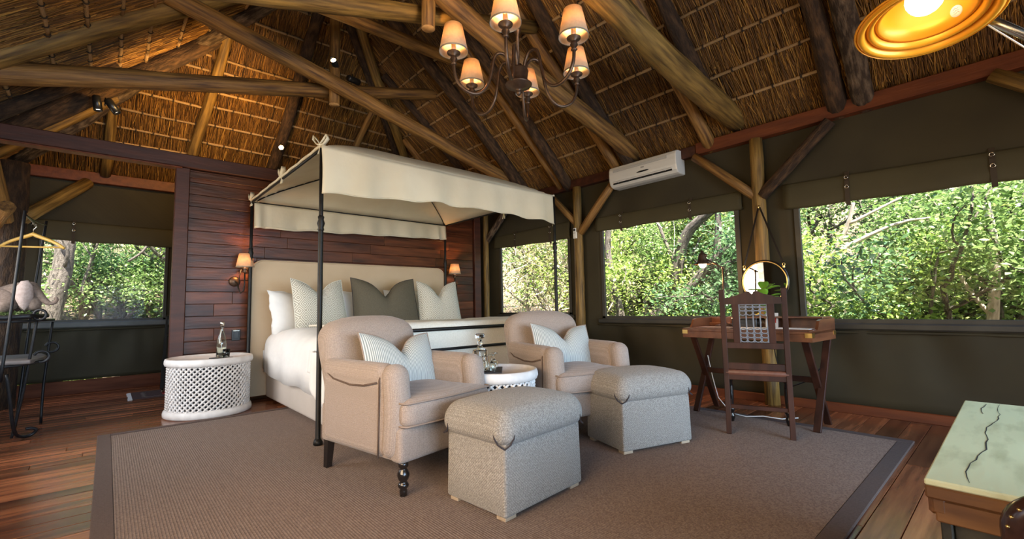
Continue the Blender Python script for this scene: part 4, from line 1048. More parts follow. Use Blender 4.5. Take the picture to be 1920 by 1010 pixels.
# ------------------------------------------------------------------ ottomans
def ottoman(label, c, rz):
    t = Thing('ottoman', label, 'ottoman', (c[0], c[1], 0.013), rz, 'woven ottomans in front of the armchairs', local=True)
    w, d = 0.60, 0.43
    t.add('box', MB().rbox((0, 0, 0.186), (w, d, 0.335), 0.016, 3, 4, lambda q: (q[0] * (1 - 0.018 * (q[2] + 0.16) / 0.32), q[1] * (1 - 0.018 * (q[2] + 0.16) / 0.32), q[2])), 'linen_weave')
    def lid(q):
        x, y, z = q; k = max(0.0, (z + 0.095) / 0.19)
        cr = (1 - min(1, abs(x) / 0.34) ** 2.4) * (1 - min(1, abs(y) / 0.26) ** 2.4)
        s = 1 + 0.03 * math.sin(PI * min(1, k * 1.3))
        return (x * s, y * s, z + (0.032 * cr if z > 0 else 0))
    l = t.add('lid_cushion', MB().rbox((0, 0, 0.408), (w + 0.035, d + 0.045, 0.165), 0.072, 5, 8, lid), 'linen_weave')
    for sx in (-1, 1):
        for sy in (-1, 1):
            cx, cy = sx * (w / 2 + 0.0), sy * (d / 2 + 0.0); st = MB()
            for tx, ty in ((-sx * 0.045, sy * 0.0215), (sx * 0.0195, -sy * 0.050)):
                px, py = cx + tx, cy + ty
                ox, oy = (0, sy) if abs(tx) > abs(ty) and tx * sx < 0 else (sx, 0)
                pts = [(px + ox * 0.003, py + oy * 0.003, 0.405), (px + ox * 0.004 + (sx * 0.008 if ox == 0 else 0), py + oy * 0.004 + (sy * 0.008 if oy == 0 else 0), 0.375),
                       (px + ox * 0.000 + (sx * 0.022 if ox == 0 else -sx * 0.004), py + oy * 0.000 + (sy * 0.022 if oy == 0 else -sy * 0.004), 0.348), (cx + sx * 0.008, cy + sy * 0.010, 0.333)]
                st.tube(pts, 0.0042, 5)
            t.add('corner_seam', st, 'stitch', l)
            t.add('foot', MB().box((sx * (w / 2 - 0.05), sy * (d / 2 - 0.045), 0.012), (0.075, 0.06, 0.026), ch=0.003), 'pale_wood')
    return t
ottoman('woven linen ottoman in the foreground centre', (1.668, 1.862), rad(4.5))
ottoman('woven linen ottoman in front of the window armchair', (2.900, 1.905), rad(-17.5))
# ------------------------------------------------------------------ writing desk (local: x = length along the wall, y = depth towards the wall)
DK = ((4.045, 1.555), rad(-93))     # local +y points to the wall
def dloc(x, y, z=0):
    (cx, cy), a = DK; return (cx + x * math.cos(a) - y * math.sin(a), cy + x * math.sin(a) + y * math.cos(a), z)
t = Thing('writing_desk', 'reddish wooden campaign desk with crossed legs and brass corners by the windows', 'desk', (DK[0][0], DK[0][1], 0.013), DK[1], local=True)
Ld, Dd, zt = 1.04, 0.52, 0.752
y0 = -0.12; y1 = y0 + Dd
t.add('desktop', MB().box((0, (y0 + y1) / 2, zt - 0.012), (Ld, Dd, 0.024), ch=0.003), 'desk_wood')
t.add('apron', MB().box((0, y0 + 0.012, zt - 0.052), (Ld - 0.004, 0.022, 0.056), ch=0.002).box((0, y1 - 0.012, zt - 0.052), (Ld - 0.004, 0.022, 0.056), ch=0.002), 'desk_wood')
for sx in (-1, 1):
    m = MB(); xo = sx * (Ld / 2 - 0.010)
    poly = [(y0, zt - 0.08), (y1, zt - 0.08), (y1, zt + 0.085), (y0 + 0.22, zt + 0.085), (y0 + 0.17, zt + 0.075), (y0 + 0.145, zt + 0.03), (y0 + 0.12, zt + 0.006), (y0, zt + 0.002)]
    m.prism(poly, xo - 0.010, xo + 0.010, lambda a, b, d: (d, a, b))
    t.add('end_panel', m, 'desk_wood')
t.add('gallery', MB().box((0, y1 - 0.010, zt + 0.045), (Ld, 0.018, 0.09), ch=0.002), 'desk_wood')
t.add('gallery_shelf', MB().box((0.24, y1 - 0.10, zt + 0.094), (0.52, 0.20, 0.014), ch=0.002), 'desk_wood')
t.add('brace_strip', MB().box((-0.30, y1 - 0.045, zt + 0.02), (0.5, 0.05, 0.03), ch=0.002), 'desk_wood')
for sx in (-1, 1):
    for sy, yy in ((-1, y0), (1, y1)):
        m = MB(); m.box((sx * (Ld / 2 - 0.022), yy + sy * 0.0015, zt - 0.030), (0.05, 0.003, 0.034)); m.box((sx * (Ld / 2 + 0.0015), yy - sy * 0.022, zt - 0.030), (0.003, 0.05, 0.034))
        t.add('brass_corner', m, 'brass')
for sx in (-1, 1):
    xo = sx * (Ld / 2 - 0.055)
    t.add('leg', MB().bar((xo - sx * 0.012, y0 + 0.035, zt - 0.03), (xo - sx * 0.012, y1 - 0.10, 0.0), 0.024, 0.052, up=(1, 0, 0), ch=0.003), 'dark_wood')
    t.add('leg', MB().bar((xo + sx * 0.014, y1 - 0.035, zt - 0.03), (xo + sx * 0.014, y0 + 0.09, 0.0), 0.024, 0.052, up=(1, 0, 0), ch=0.003), 'dark_wood')
t.add('stretcher', MB().box((0, (y0 + y1) / 2, 0.36), (Ld - 0.14, 0.022, 0.045), ch=0.003), 'dark_wood')
# things on the desk
def on_desk(name, label, cat, parts, x, y, rz=0.0, group=None, z=None):
    z = zt + 0.013 if z is None else z
    p = dloc(x, y, z); t = Thing(name, label, cat, p, DK[1] + rz, group, local=True)
    for n_, mb_, m_ in parts: t.add(n_, mb_, m_)
    return t
on_desk('blotter', 'dark leather desk blotter with a tan corner at the left of the desk', 'blotter', [('board', MB().box((0, 0, 0.005), (0.34, 0.24, 0.01), ch=0.002), 'leather'), ('corner_piece', MB().box((0.14, -0.09, 0.0108), (0.05, 0.05, 0.0012)), 'pale_wood')], -0.28, 0.05)
on_desk('document_folder', 'brown leather folder lying flat at the right of the desk', 'folder', [('cover', MB().box((0, 0, 0.006), (0.30, 0.22, 0.012), ch=0.002), 'leather'), ('sheets', MB().box((-0.01, -0.01, 0.0135), (0.26, 0.19, 0.003)), 'paper')], 0.36, 0.03, 0.06)
on_desk('magazine', 'white magazine with a blue band on the desk behind the chair', 'magazine', [('cover', MB().box((0, 0, 0.004), (0.21, 0.28, 0.008), ch=0.001), 'paper'), ('band', MB().box((0, 0.08, 0.0085), (0.205, 0.07, 0.001)), 'plastic_grey')], 0.02, 0.08, 0.3)
bk = on_desk('standing_card', 'small printed card standing in the middle of the desk', 'card', [('card', MB().box((0, 0, 0.065), (0.10, 0.003, 0.13), rx=rad(-8)), 'paper'), ('print', MB().box((0, -0.004, 0.07), (0.07, 0.001, 0.05), rx=rad(-8)), 'kilim_red'), ('foot', MB().box((0, 0.03, 0.004), (0.06, 0.07, 0.008)), 'black_wood')], 0.10, 0.26)
on_desk('desk_box', 'black box against the back of the desk behind the lamp', 'box', [('body', MB().box((0, 0, 0.035), (0.22, 0.10, 0.07), ch=0.004), 'black_wood'), ('lid', MB().box((0, 0, 0.077), (0.224, 0.104, 0.012), ch=0.003), 'black_wood')], -0.14, 0.31)
# flowering plant in front of the mirror
t = Thing('potted_plant', 'small yellow-flowered plant with broad leaves in front of the round mirror', 'plant', dloc(0.02, 0.33, zt + 0.013), 0, local=True)
t.add('pot', MB().lathe([(0.0005, 0), (0.040, 0), (0.052, 0.085), (0.047, 0.085), (0.043, 0.070), (0.0005, 0.070)], (0, 0, 0), 16), 'glass_green')
t.add('soil', MB().lathe([(0.0005, 0.066), (0.043, 0.066), (0.0005, 0.072)], (0, 0, 0), 12), 'rope')
for k in range(13):
    a = k * 2.4; tilt = 0.5 + 0.55 * (k % 4) / 3; h_ = 0.19 + 0.07 * (k % 3); L_ = 0.13; m = MB()
    dx, dy = math.cos(a), math.sin(a)
    def lf(i, j): 
        s = i; w_ = 0.044 * math.sin(PI * min(1, s * 0.93 + 0.05)) ** 0.7 * (2 * j - 1); up = h_ + math.sin(s * 1.5) * L_ * (1.1 - tilt); out = 0.02 + s * L_ * tilt
        return (dx * out - dy * w_, dy * out + dx * w_, up + 0.3 * abs(w_))
    m.grid(lf, 6, 4)
    t.add('leaf', m, 'leaf_house', solid=0.0015)
for k in range(4):
    a = 0.7 + k * 1.5; x_, y_, z_ = 0.055 * math.cos(a), 0.055 * math.sin(a), 0.085 + 0.03 * (k % 2); m = MB()
    for q in range(7):
        b_ = 2 * PI * q / 7; m.sphere((x_ + 0.016 * math.cos(b_), y_ + 0.016 * math.sin(b_), z_), 0.011, 6, 4, (1, 1, 0.45))
    m.sphere((x_, y_, z_ + 0.005), 0.009, 6, 4)
    t.add('flower', m, 'petal')
t.add('stem', MB().tube([(0, 0, 0.06), (0.005, 0.003, 0.30)], 0.004, 5), 'leaf_house')
# adjustable lamp on the desk
lb = dloc(-0.34, 0.31, zt + 0.013)
t = Thing('desk_lamp', 'dark bronze desk lamp with a lit downward shade and slanting arm', 'lamp', lb, 0, local=True)
e = np.array((4.36, 1.86, 1.322)) - np.array(lb); hd = np.array((4.34, 2.045, 1.40)) - np.array(lb)
t.add('base', MB().lathe([(0.0005, 0.0), (0.085, 0.0), (0.085, 0.012), (0.03, 0.026), (0.012, 0.04), (0.0005, 0.04)], (0, 0, 0), 24), 'bronze')
t.add('stem', MB().tube([(0, 0, 0.03), (e[0] * 0.5, e[1] * 0.5, e[2] * 0.5), tuple(e)], 0.009, 8).lathe([(0.009, 0.14), (0.018, 0.15), (0.018, 0.17), (0.009, 0.18)], (e[0] * 0.25, e[1] * 0.25, 0), 10), 'bronze')
t.add('arm', MB().tube([tuple(e + np.array((0, -0.02, -0.012))), tuple(hd + np.array((0, 0.01, 0.045)))], 0.0085, 8), 'bronze')
kn = MB(); kn.sphere(tuple(e), 0.016, 10, 7); kn.sphere(tuple(hd + np.array((0, -0.035, 0.055))), 0.017, 10, 7); t.add('joint', kn, 'bronze')
sh = t.add('lamp_shade', MB().lathe([(0.004, 0.105), (0.012, 0.103), (0.014, 0.085), (0.030, 0.075), (0.036, 0.05), (0.042, 0.02), (0.058, -0.012), (0.082, -0.030), (0.080, -0.033), (0.055, -0.016), (0.039, 0.018), (0.033, 0.048), (0.012, 0.07), (0.0005, 0.072)], tuple(hd), 24, cap=False), 'bronze')
t.add('bulb', MB().sphere(tuple(hd + np.array((0, 0, -0.030))), 0.036, 12, 8), 'bulb', sh)
lamp('desk_lamp_light', 'POINT', tuple(np.array(lb) + hd + np.array((0, 0, -0.075))), 12, (1, 0.58, 0.26), shadow_soft_size=0.03)
# loose cables
tag(MB().tube([(4.42, 1.05, 0.68), (4.44, 1.10, 0.5), (4.45, 1.22, 0.33), (4.5, 1.4, 0.24), (4.6, 1.5, 0.3), (4.8, 1.6, 0.5), (4.79, 1.62, 0.75)], 0.005, 6).build('power_cable', 'plastic_black'), 'black cable looping under the right half of the desk', 'cable')
tag(MB().tube([(4.25, 2.0, 0.50), (4.26, 1.97, 0.30), (4.2, 1.9, 0.13), (4.1, 1.75, 0.03), (4.09, 1.62, 0.024), (4.13, 1.5, 0.04), (4.2, 1.38, 0.024), (4.33, 1.3, 0.024)], 0.0042, 6).build('white_cable', 'paper'), 'thin pale cable trailing on the rug under the desk', 'cable')

# ------------------------------------------------------------------ carved chair at the desk (local: faces +y = towards the desk)
ca = math.atan2(-0.402, 0.145)
t = Thing('desk_chair', 'dark carved wooden chair with metal fretwork in its back, at the desk', 'chair', (3.63, 1.345, 0.013), ca, local=True)
w2 = 0.205
for sx in (-1, 1):
    m = MB(); x = sx * w2
    pts = [(0.0, -0.035, 0.0), (0.0, -0.005, 0.42), (0.0, -0.012, 0.70), (0.0, -0.055, 1.075)]
    for (a, b) in zip(pts[:-1], pts[1:]):
        m.bar((x, a[1], a[2]), (x, b[1], b[2] + 0.004), 0.038, 0.036, up=(1, 0, 0), ch=0.003)
    t.add('back_post', m, 'dark_wood')
    prof = [(0.016, 0.0), (0.024, 0.03), (0.028, 0.05), (0.018, 0.065), (0.022, 0.08), (0.030, 0.095), (0.030, 0.11), (0.018, 0.12), (0.020, 0.14), (0.024, 0.20), (0.025, 0.28), (0.020, 0.33), (0.030, 0.34), (0.030, 0.36), (0.022, 0.37), (0.028, 0.385), (0.028, 0.43)]
    t.add('front_leg', MB().lathe(prof, (sx * 0.205, 0.375, 0), 14), 'black_wood')
    t.add('side_rail', MB().box((sx * 0.205, 0.185, 0.405), (0.026, 0.36, 0.07), ch=0.003), 'dark_wood')
    t.add('stretcher', MB().box((sx * 0.205, 0.185, 0.17), (0.022, 0.36, 0.026), ch=0.003), 'dark_wood')
    t.add('back_slat', MB().box((sx * 0.117, -0.032, 0.825), (0.046, 0.020, 0.31), rx=rad(7), ch=0.003), 'dark_wood')
t.add('seat', MB().rbox((0, 0.185, 0.452), (0.45, 0.42, 0.045), 0.02, 3, 4), 'leather')
m = MB(); poly = [(-0.19, 0.965), (0.19, 0.965), (0.19, 1.015), (0.15, 1.018), (0.12, 1.03), (0.075, 1.04), (0.035, 1.062), (0.018, 1.060), (0.0, 1.040), (-0.018, 1.060), (-0.035, 1.062), (-0.075, 1.04), (-0.12, 1.03), (-0.15, 1.018), (-0.19, 1.015)]
m.prism(poly, -0.062, -0.036, lambda x, z, d: (x, d, z)); t.add('crest_rail', m, 'dark_wood')
t.add('lower_rail', MB().box((0, -0.014, 0.655), (0.38, 0.022, 0.045), ch=0.003), 'dark_wood')
t.add('rear_rail', MB().box((0, -0.008, 0.50), (0.38, 0.022, 0.05), ch=0.003), 'dark_wood')
t.add('rear_rail', MB().box((0, -0.006, 0.43), (0.38, 0.026, 0.065), ch=0.003), 'dark_wood')
t.add('stretcher', MB().box((0, -0.02, 0.20), (0.38, 0.02, 0.03), ch=0.003), 'dark_wood')
# fretwork panel: bars and rings
fr = MB(); yf = lambda z: -0.020 - 0.105 * (z - 0.68)
for k in range(5):
    x = -0.0925 + 0.04625 * k
    fr.bar((x, yf(0.678), 0.678), (x, yf(0.967), 0.967), 0.005, 0.006)
    fr.bar((x, yf(0.785), 0.785), (x, yf(0.88), 0.88), 0.009, 0.007)
for row, zc in enumerate((0.70, 0.732, 0.765, 0.90, 0.932, 0.955)):
    for k in range(4):
        x = -0.069 + 0.046 * k
        fr.tube([(x + 0.022 * math.cos(q), yf(zc), zc + 0.018 * math.sin(q)) for q in np.linspace(0, 2 * PI, 13)[:-1]], 0.0042, 5, closed=True)
for zc in (0.684, 0.962):
    fr.bar((-0.094, yf(zc), zc), (0.094, yf(zc), zc), 0.005, 0.006)
t.add('fretwork', fr, 'grey_iron')

# ------------------------------------------------------------------ round mirror on a strap
mc = (4.76, 1.64, 1.183); MR = 0.213
t = Thing('round_mirror', 'round mirror with a black and gold rim hanging by a strap from the post', 'mirror', mc, 0)
ax = Vector((-1, 0, 0)); 
m = MB().lathe([(MR - 0.016, -0.006), (MR - 0.002, -0.010), (MR + 0.004, 0.0), (MR + 0.004, 0.022), (MR - 0.004, 0.030), (MR - 0.016, 0.02), (MR - 0.016, -0.006)], mc, 48, axis=(1, 0, 0), cap=False)
t.add('rim', m, 'black_wood')
t.add('gold_liner', MB().lathe([(MR - 0.020, -0.004), (MR - 0.008, -0.0125), (MR - 0.010, -0.002)], mc, 48, axis=(1, 0, 0), cap=False), 'brass')
t.add('mirror_glass', MB().lathe([(0.0005, 0.0), (MR - 0.016, 0.0)], mc, 48, axis=(1, 0, 0), cap=False), 'mirror')
hk = (4.785, 1.655, 1.925)
for sg in (-1, 1):
    q = (mc[0], mc[1] + sg * 0.178, mc[2] + 0.125)
    t.add('strap', MB().bar((hk[0], hk[1] + sg * 0.006, hk[2]), (q[0], q[1] - sg * 0.004, q[2] + 0.05), 0.004, 0.016, up=(0, 1, 0.2)), 'black_wood')
    r_ = MB(); r_.tube([(q[0], q[1] + 0.011 * math.cos(a), q[2] + 0.035 + 0.014 * math.sin(a)) for a in np.linspace(0, 2 * PI, 11)[:-1]], 0.003, 5, closed=True)
    r_.box((q[0], q[1], q[2] + 0.012), (0.014, 0.020, 0.022), ch=0.003)
    t.add('buckle', r_, 'brass')
t.add('hook', MB().tube([(4.80, 1.655, 1.945), (4.775, 1.655, 1.94), (4.770, 1.655, 1.92), (4.78, 1.655, 1.912)], 0.006, 6), 'brass')

# ------------------------------------------------------------------ air conditioner and its remote control
ya, yb, x0, xw = 2.47, 3.385, 4.725, 4.93
prof = [(xw, 2.742), (x0 + 0.055, 2.740), (x0 + 0.018, 2.722), (x0 + 0.004, 2.69), (x0, 2.63), (x0 + 0.004, 2.565), (x0 + 0.022, 2.508), (x0 + 0.055, 2.478), (x0 + 0.10, 2.468), (xw, 2.470)]
t = Thing('air_conditioner', 'white split air conditioner mounted on the beam above the windows', 'air conditioner', (4.83, 2.93, 2.47))
m = MB(); n = len(prof); ys = [ya, ya + 0.012, yb - 0.012, yb]; V = []
cxp, czp = 4.83, 2.605
for k, y in enumerate(ys):
    s = 0.965 if k in (0, 3) else 1.0
    for (px, pz) in prof: V.append((cxp + (px - cxp) * s, y, czp + (pz - czp) * s))
F = [tuple(range(n)), tuple(range(3 * n, 4 * n))[::-1]]
for k in range(3):
    for i in range(n): F.append((k * n + i, (k + 1) * n + i, (k + 1) * n + (i + 1) % n, k * n + (i + 1) % n))
m.add(V, F); ac = t.add('casing', m, 'plastic_white')
t.add('intake_grille', MB().box((x0 + 0.0015, 2.95, 2.672), (0.006, 0.74, 0.032), ry=rad(-4)), 'plastic_grey')
for k in range(4):
    t.add('intake_slat', MB().box((x0 - 0.002, 2.95, 2.662 + 0.007 * k), (0.003, 0.735, 0.0025)), 'plastic_white')
m = MB()
for k in range(14):
    a = -1 + 2 * k / 13; m.add([(x0 - 0.0015, 2.90 + 0.085 * a, 2.578 + 0.012 * (1 - a * a)), (x0 - 0.0015, 2.90 + 0.085 * a, 2.574)], [])
t.add('display_window', MB().sphere((x0 + 0.001, 2.90, 2.582), 0.085, 14, 8, (0.03, 1, 0.12)), 'plastic_black')
t.add('badge', MB().box((x0 - 0.001, 2.90, 2.630), (0.002, 0.045, 0.016)), 'plastic_grey')
t.add('outlet', MB().box((x0 + 0.022, 2.93, 2.522), (0.012, 0.80, 0.034), ry=rad(24)), 'plastic_black')
t.add('louver', MB().box((x0 + 0.010, 2.93, 2.536), (0.012, 0.80, 0.007), ry=rad(24)), 'plastic_white')
t.add('louver', MB().box((x0 + 0.022, 2.93, 2.518), (0.010, 0.78, 0.005), ry=rad(24)), 'pale_wood')
for k in range(5): t.add('louver_vane', MB().box((x0 + 0.020, 2.61 + 0.16 * k, 2.522), (0.010, 0.006, 0.030), ry=rad(24)), 'plastic_grey')
t = Thing('remote_control', 'white air conditioner remote in a holder on the timber post', 'remote control', (4.782, 4.02, 1.95))
t.add('holder', MB().box((4.788, 4.025, 1.955), (0.016, 0.062, 0.09), ch=0.004), 'plastic_white')
t.add('handset', MB().box((4.779, 4.025, 1.985), (0.014, 0.052, 0.14), ch=0.004), 'plastic_white')
t.add('display', MB().box((4.7715, 4.025, 2.028), (0.002, 0.036, 0.030)), 'plastic_black')
for k in range(3): t.add('button', MB().box((4.7715, 4.012 + 0.013 * k, 1.985), (0.003, 0.009, 0.012)), 'plastic_grey')

# ------------------------------------------------------------------ wall lamps beside the headboard, switch plate
def sconce(label, x, z, s):
    t = Thing('wall_lamp', label, 'wall lamp', (x, 5.93, z), 0, 'shaded wall lamps on the plank partition')
    y = 5.80
    t.add('wall_plate', MB().lathe([(0.0005, 0.0), (0.058, 0.0), (0.058, 0.010), (0.040, 0.022), (0.012, 0.030), (0.0005, 0.03)], (x - s * 0.075, 5.935, z - 0.02), 20, axis=(0, -1, 0)), 'bronze')
    m = MB().tube([(x - s * 0.075, 5.91, z - 0.02), (x - s * 0.06, 5.86, z - 0.04), (x - s * 0.055, 5.83, z - 0.10), (x - s * 0.035, 5.81, z - 0.155), (x - s * 0.008, 5.80, z - 0.13), (x, 5.80, z - 0.05), (x, y, z + 0.09)], 0.0085, 7)
    m.tube([(x - s * 0.055, 5.86, z + 0.09), (x - s * 0.03, 5.85, z + 0.11), (x - s * 0.045, 5.84, z + 0.02), (x - s * 0.05, 5.83, z - 0.06)], 0.006, 6)
    t.add('arm', m, 'iron')
    t.add('cup', MB().lathe([(0.010, 0.07), (0.022, 0.085), (0.012, 0.098), (0.026, 0.115), (0.026, 0.120), (0.0005, 0.121)], (x, y, z), 14), 'bronze')
    t.add('candle', MB().lathe([(0.013, 0.12), (0.013, 0.19)], (x, y, z), 12), 'candle')
    sd = t.add('lamp_shade', MB().lathe([(0.092, 0.135), (0.062, 0.290)], (x, y, z), 28, cap=False), 'shade', solid=0.002)
    t.add('shade_trim', MB().lathe([(0.0935, 0.134), (0.0935, 0.142), (0.0915, 0.142), (0.0915, 0.134), (0.0935, 0.134)], (x, y, z), 28, cap=False), 'shade_trim', sd)
    t.add('bulb', MB().sphere((x, y, z + 0.205), 0.018, 10, 7, (1, 1, 1.4)), 'bulb')
    lamp('wall_lamp_light', 'POINT', (x, y, z + 0.215), 24, (1, 0.47, 0.16), shadow_soft_size=0.022)
sconce('shaded wall lamp to the left of the headboard', 1.145, 1.36, 1)
sconce('shaded wall lamp to the right of the headboard', 4.00, 1.375, -1)
t = Thing('wall_switch', 'black switch plate with a pale edge on the planks beside the bed post', 'switch', (1.10, 5.935, 0.735))
t.add('plate', MB().box((1.10, 5.938, 0.735), (0.085, 0.014, 0.125), ch=0.004), 'plastic_black')
t.add('rocker', MB().box((1.10, 5.929, 0.735), (0.050, 0.008, 0.075), ch=0.002), 'plastic_black')
t.add('indicator', MB().box((1.10, 5.9255, 0.783), (0.060, 0.004, 0.006)), 'nickel')

# ------------------------------------------------------------------ chandelier
cc = np.array((1.931, 2.058, 2.464))
t = Thing('chandelier', 'six-armed bronze chandelier with linen shades hanging from the roof', 'chandelier', tuple(cc), 0, local=True)
t.add('hub', MB().lathe([(0.0005, -0.115), (0.012, -0.105), (0.020, -0.09), (0.012, -0.08), (0.030, -0.07), (0.085, -0.045), (0.088, -0.038), (0.070, -0.03), (0.058, 0.0), (0.066, 0.05), (0.060, 0.065), (0.028, 0.075), (0.016, 0.09), (0.012, 0.10), (0.0005, 0.1)], (0, 0, 0), 24), 'bronze')
t.add('rod', MB().lathe([(0.011, 0.09), (0.011, 0.30), (0.022, 0.315), (0.026, 0.34), (0.018, 0.37), (0.022, 0.39), (0.010, 0.41), (0.009, 0.52), (0.0005, 0.52)], (0, 0, 0), 12), 'bronze')
zc = 0.53; k = 0
while zc < 2.45:
    r_ = MB(); a = (k % 2) * PI / 2
    r_.tube([(0.020 * math.cos(q) * math.cos(a), 0.020 * math.cos(q) * math.sin(a), zc + 0.030 * math.sin(q)) for q in np.linspace(0, 2 * PI, 13)[:-1]], 0.0048, 6, closed=True)
    t.add('chain_link', r_, 'bronze'); zc += 0.046; k += 1
RA = 0.425; ph0 = rad(38)
for k in range(6):
    a = ph0 + k * PI / 3; ca_, sa_ = math.cos(a), math.sin(a)
    P2 = [(0.045, 0.055), (0.060, 0.11), (0.095, 0.155), (0.145, 0.150), (0.170, 0.10), (0.180, 0.02), (0.205, -0.07), (0.255, -0.135), (0.32, -0.145), (0.385, -0.11), (0.42, -0.04), (RA, 0.03)]
    # smooth the polyline
    cur = [np.array(p) for p in P2]
    for _ in range(2):
        nw = [cur[0]]
        for p, q in zip(cur[:-1], cur[1:]): nw += [p * 0.75 + q * 0.25, p * 0.25 + q * 0.75]
        cur = nw + [cur[-1]]
    arm = t.add('arm', MB().tube([(p[0] * ca_, p[0] * sa_, p[1]) for p in cur], 0.0105, 8), 'bronze')
    x, y = RA * ca_, RA * sa_
    t.add('cup', MB().lathe([(0.009, 0.02), (0.020, 0.030), (0.012, 0.042), (0.024, 0.058), (0.018, 0.074), (0.016, 0.084), (0.040, 0.095), (0.042, 0.102), (0.0005, 0.105)], (x, y, 0), 16), 'bronze', arm)
    t.add('candle', MB().lathe([(0.0145, 0.10), (0.0145, 0.185), (0.0005, 0.187)], (x, y, 0), 12), 'candle', arm)
    sd = t.add('lamp_shade', MB().lathe([(0.088, 0.108), (0.055, 0.275)], (x, y, 0), 30, cap=False), 'shade', solid=0.002)
    t.add('shade_trim', MB().lathe([(0.0895, 0.106), (0.0895, 0.115), (0.0870, 0.115), (0.0870, 0.106), (0.0895, 0.106)], (x, y, 0), 30, cap=False), 'shade_trim', sd)
    b_ = t.add('bulb', MB().sphere((x, y, 0.205), 0.017, 10, 7, (1, 1, 1.35)), 'bulb', arm)
    lamp('chandelier_light', 'POINT', (cc[0] + x, cc[1] + y, cc[2] + 0.212), 19, (1, 0.56, 0.24), shadow_soft_size=0.02)

# ------------------------------------------------------------------ spot lights on the roof poles
def spot(label, c, d, lit, target=None, e=0, twin=False):
    t = Thing('spotlight', label, 'spotlight', c, 0, 'black spotlights among the roof poles')
    c = np.array(c, float)
    for k, dd in enumerate((d if twin else (d,))):
        dd = np.array(dd, float); dd /= np.linalg.norm(dd); q = c + (np.array((0.062, 0.0, 0)) * (k - 0.5) * 2 if twin else 0)
        h = t.add('head', MB().lathe([(0.0005, -0.085), (0.034, -0.085), (0.038, -0.07), (0.038, 0.075), (0.034, 0.075), (0.032, 0.045), (0.0005, 0.042)], q, 16, axis=dd), 'plastic_black')
        t.add('lens', MB().lathe([(0.0005, 0.052), (0.031, 0.052)], q, 16, axis=dd, cap=False), 'bulb_spot' if lit else 'bulb_white' if twin else 'plastic_white', h)
    t.add('bracket', MB().tube([tuple(c), tuple(c + np.array((0, 0.03, 0.05))), tuple(c + np.array((0, 0.05, 0.10)))], 0.007, 6), 'plastic_black')
    if e: lamp('spotlight_beam', 'SPOT', tuple(c + np.array((0, 0, 0.0)) + np.array(d if not twin else d[0]) / np.linalg.norm(d if not twin else d[0]) * 0.07), e, (1, 0.60, 0.24), target=target, spot_size=rad(115), spot_blend=0.9, shadow_soft_size=0.03)
    return t
spot('lit spotlight on the king post shining towards the camera', (1.90, 5.20, 3.905), (-0.55, -0.8, 0.1), True)
spot('black spotlight aimed sideways, beside the lit one on the king post', (2.10, 5.12, 3.73), (0.9, 0.3, 0.05), False)
spot('small lit spotlight low on the dark rafter left of the canopy corner', (1.825, 7.08, 3.39), (-0.30, -0.92, -0.25), True)
spot('pair of black spotlights on the left hip pole', (-0.10, 6.35, 3.22), ((0.15, -0.1, -1), (0.55, -0.1, -0.85)), False, twin=True)
# added warm washes without fittings of their own, brightening the thatch
lamp('spot_wash', 'SPOT', (1.2, 5.75, 3.35), 90, (1, 0.58, 0.20), target=(0.9, 7.2, 3.9), spot_size=rad(130), spot_blend=1.0, shadow_soft_size=0.06)
lamp('spot_wash', 'SPOT', (2.1, 3.3, 3.6), 60, (1, 0.58, 0.22), target=(3.4, 4.2, 4.4), spot_size=rad(150), spot_blend=1.0, shadow_soft_size=0.06)
lamp('spot_wash', 'SPOT', (0.5, 5.75, 3.2), 50, (1, 0.60, 0.20), target=(0.3, 7.2, 3.9), spot_size=rad(140), spot_blend=1.0, shadow_soft_size=0.06)

# ------------------------------------------------------------------ brass standing lamp reaching in at the top right
gc = np.array((1.66, 0.115, 1.763)); gn = np.array((0.187, 0.005, 1.0)); gn /= np.linalg.norm(gn)
t = Thing('standing_lamp', 'golden dome shade of a standing lamp glowing at the top right', 'lamp', (1.98, -0.20, 0.0))
R_ = 0.155
prof = [(R_, 0.004), (R_ - 0.003, -0.002), (R_ - 0.010, -0.006), (R_ - 0.017, -0.001), (R_ - 0.020, 0.012), (R_ - 0.023, 0.017), (R_ - 0.026, 0.009), (R_ - 0.032, 0.005), (R_ - 0.038, 0.010), (R_ - 0.041, 0.022), (R_ - 0.044, 0.027), (R_ - 0.047, 0.020), (R_ - 0.053, 0.020), (0.092, 0.060), (0.070, 0.115), (0.052, 0.150), (0.045, 0.19), (0.0005, 0.195)]
out = [(r + 0.003, z + 0.002) for r, z in prof[::-1]]
sh = t.add('lamp_shade', MB().lathe(prof, gc, 56, axis=gn, cap=False), 'gold_lamp', solid=0.0025)
t.add('rolled_rim', MB().lathe([(R_ + 0.003, -0.003), (R_ + 0.006, 0.0), (R_ + 0.003, 0.004), (R_ - 0.001, 0.0), (R_ + 0.003, -0.003)], gc, 56, axis=gn, cap=False), 'gold_lamp', sh)
t.add('bulb', MB().sphere(tuple(gc + gn * 0.075), 0.044, 16, 10, (1, 1, 1.1)), 'bulb_white')
t.add('socket', MB().lathe([(0.018, 0.105), (0.018, 0.19)], gc, 14, axis=gn), 'plastic_white')
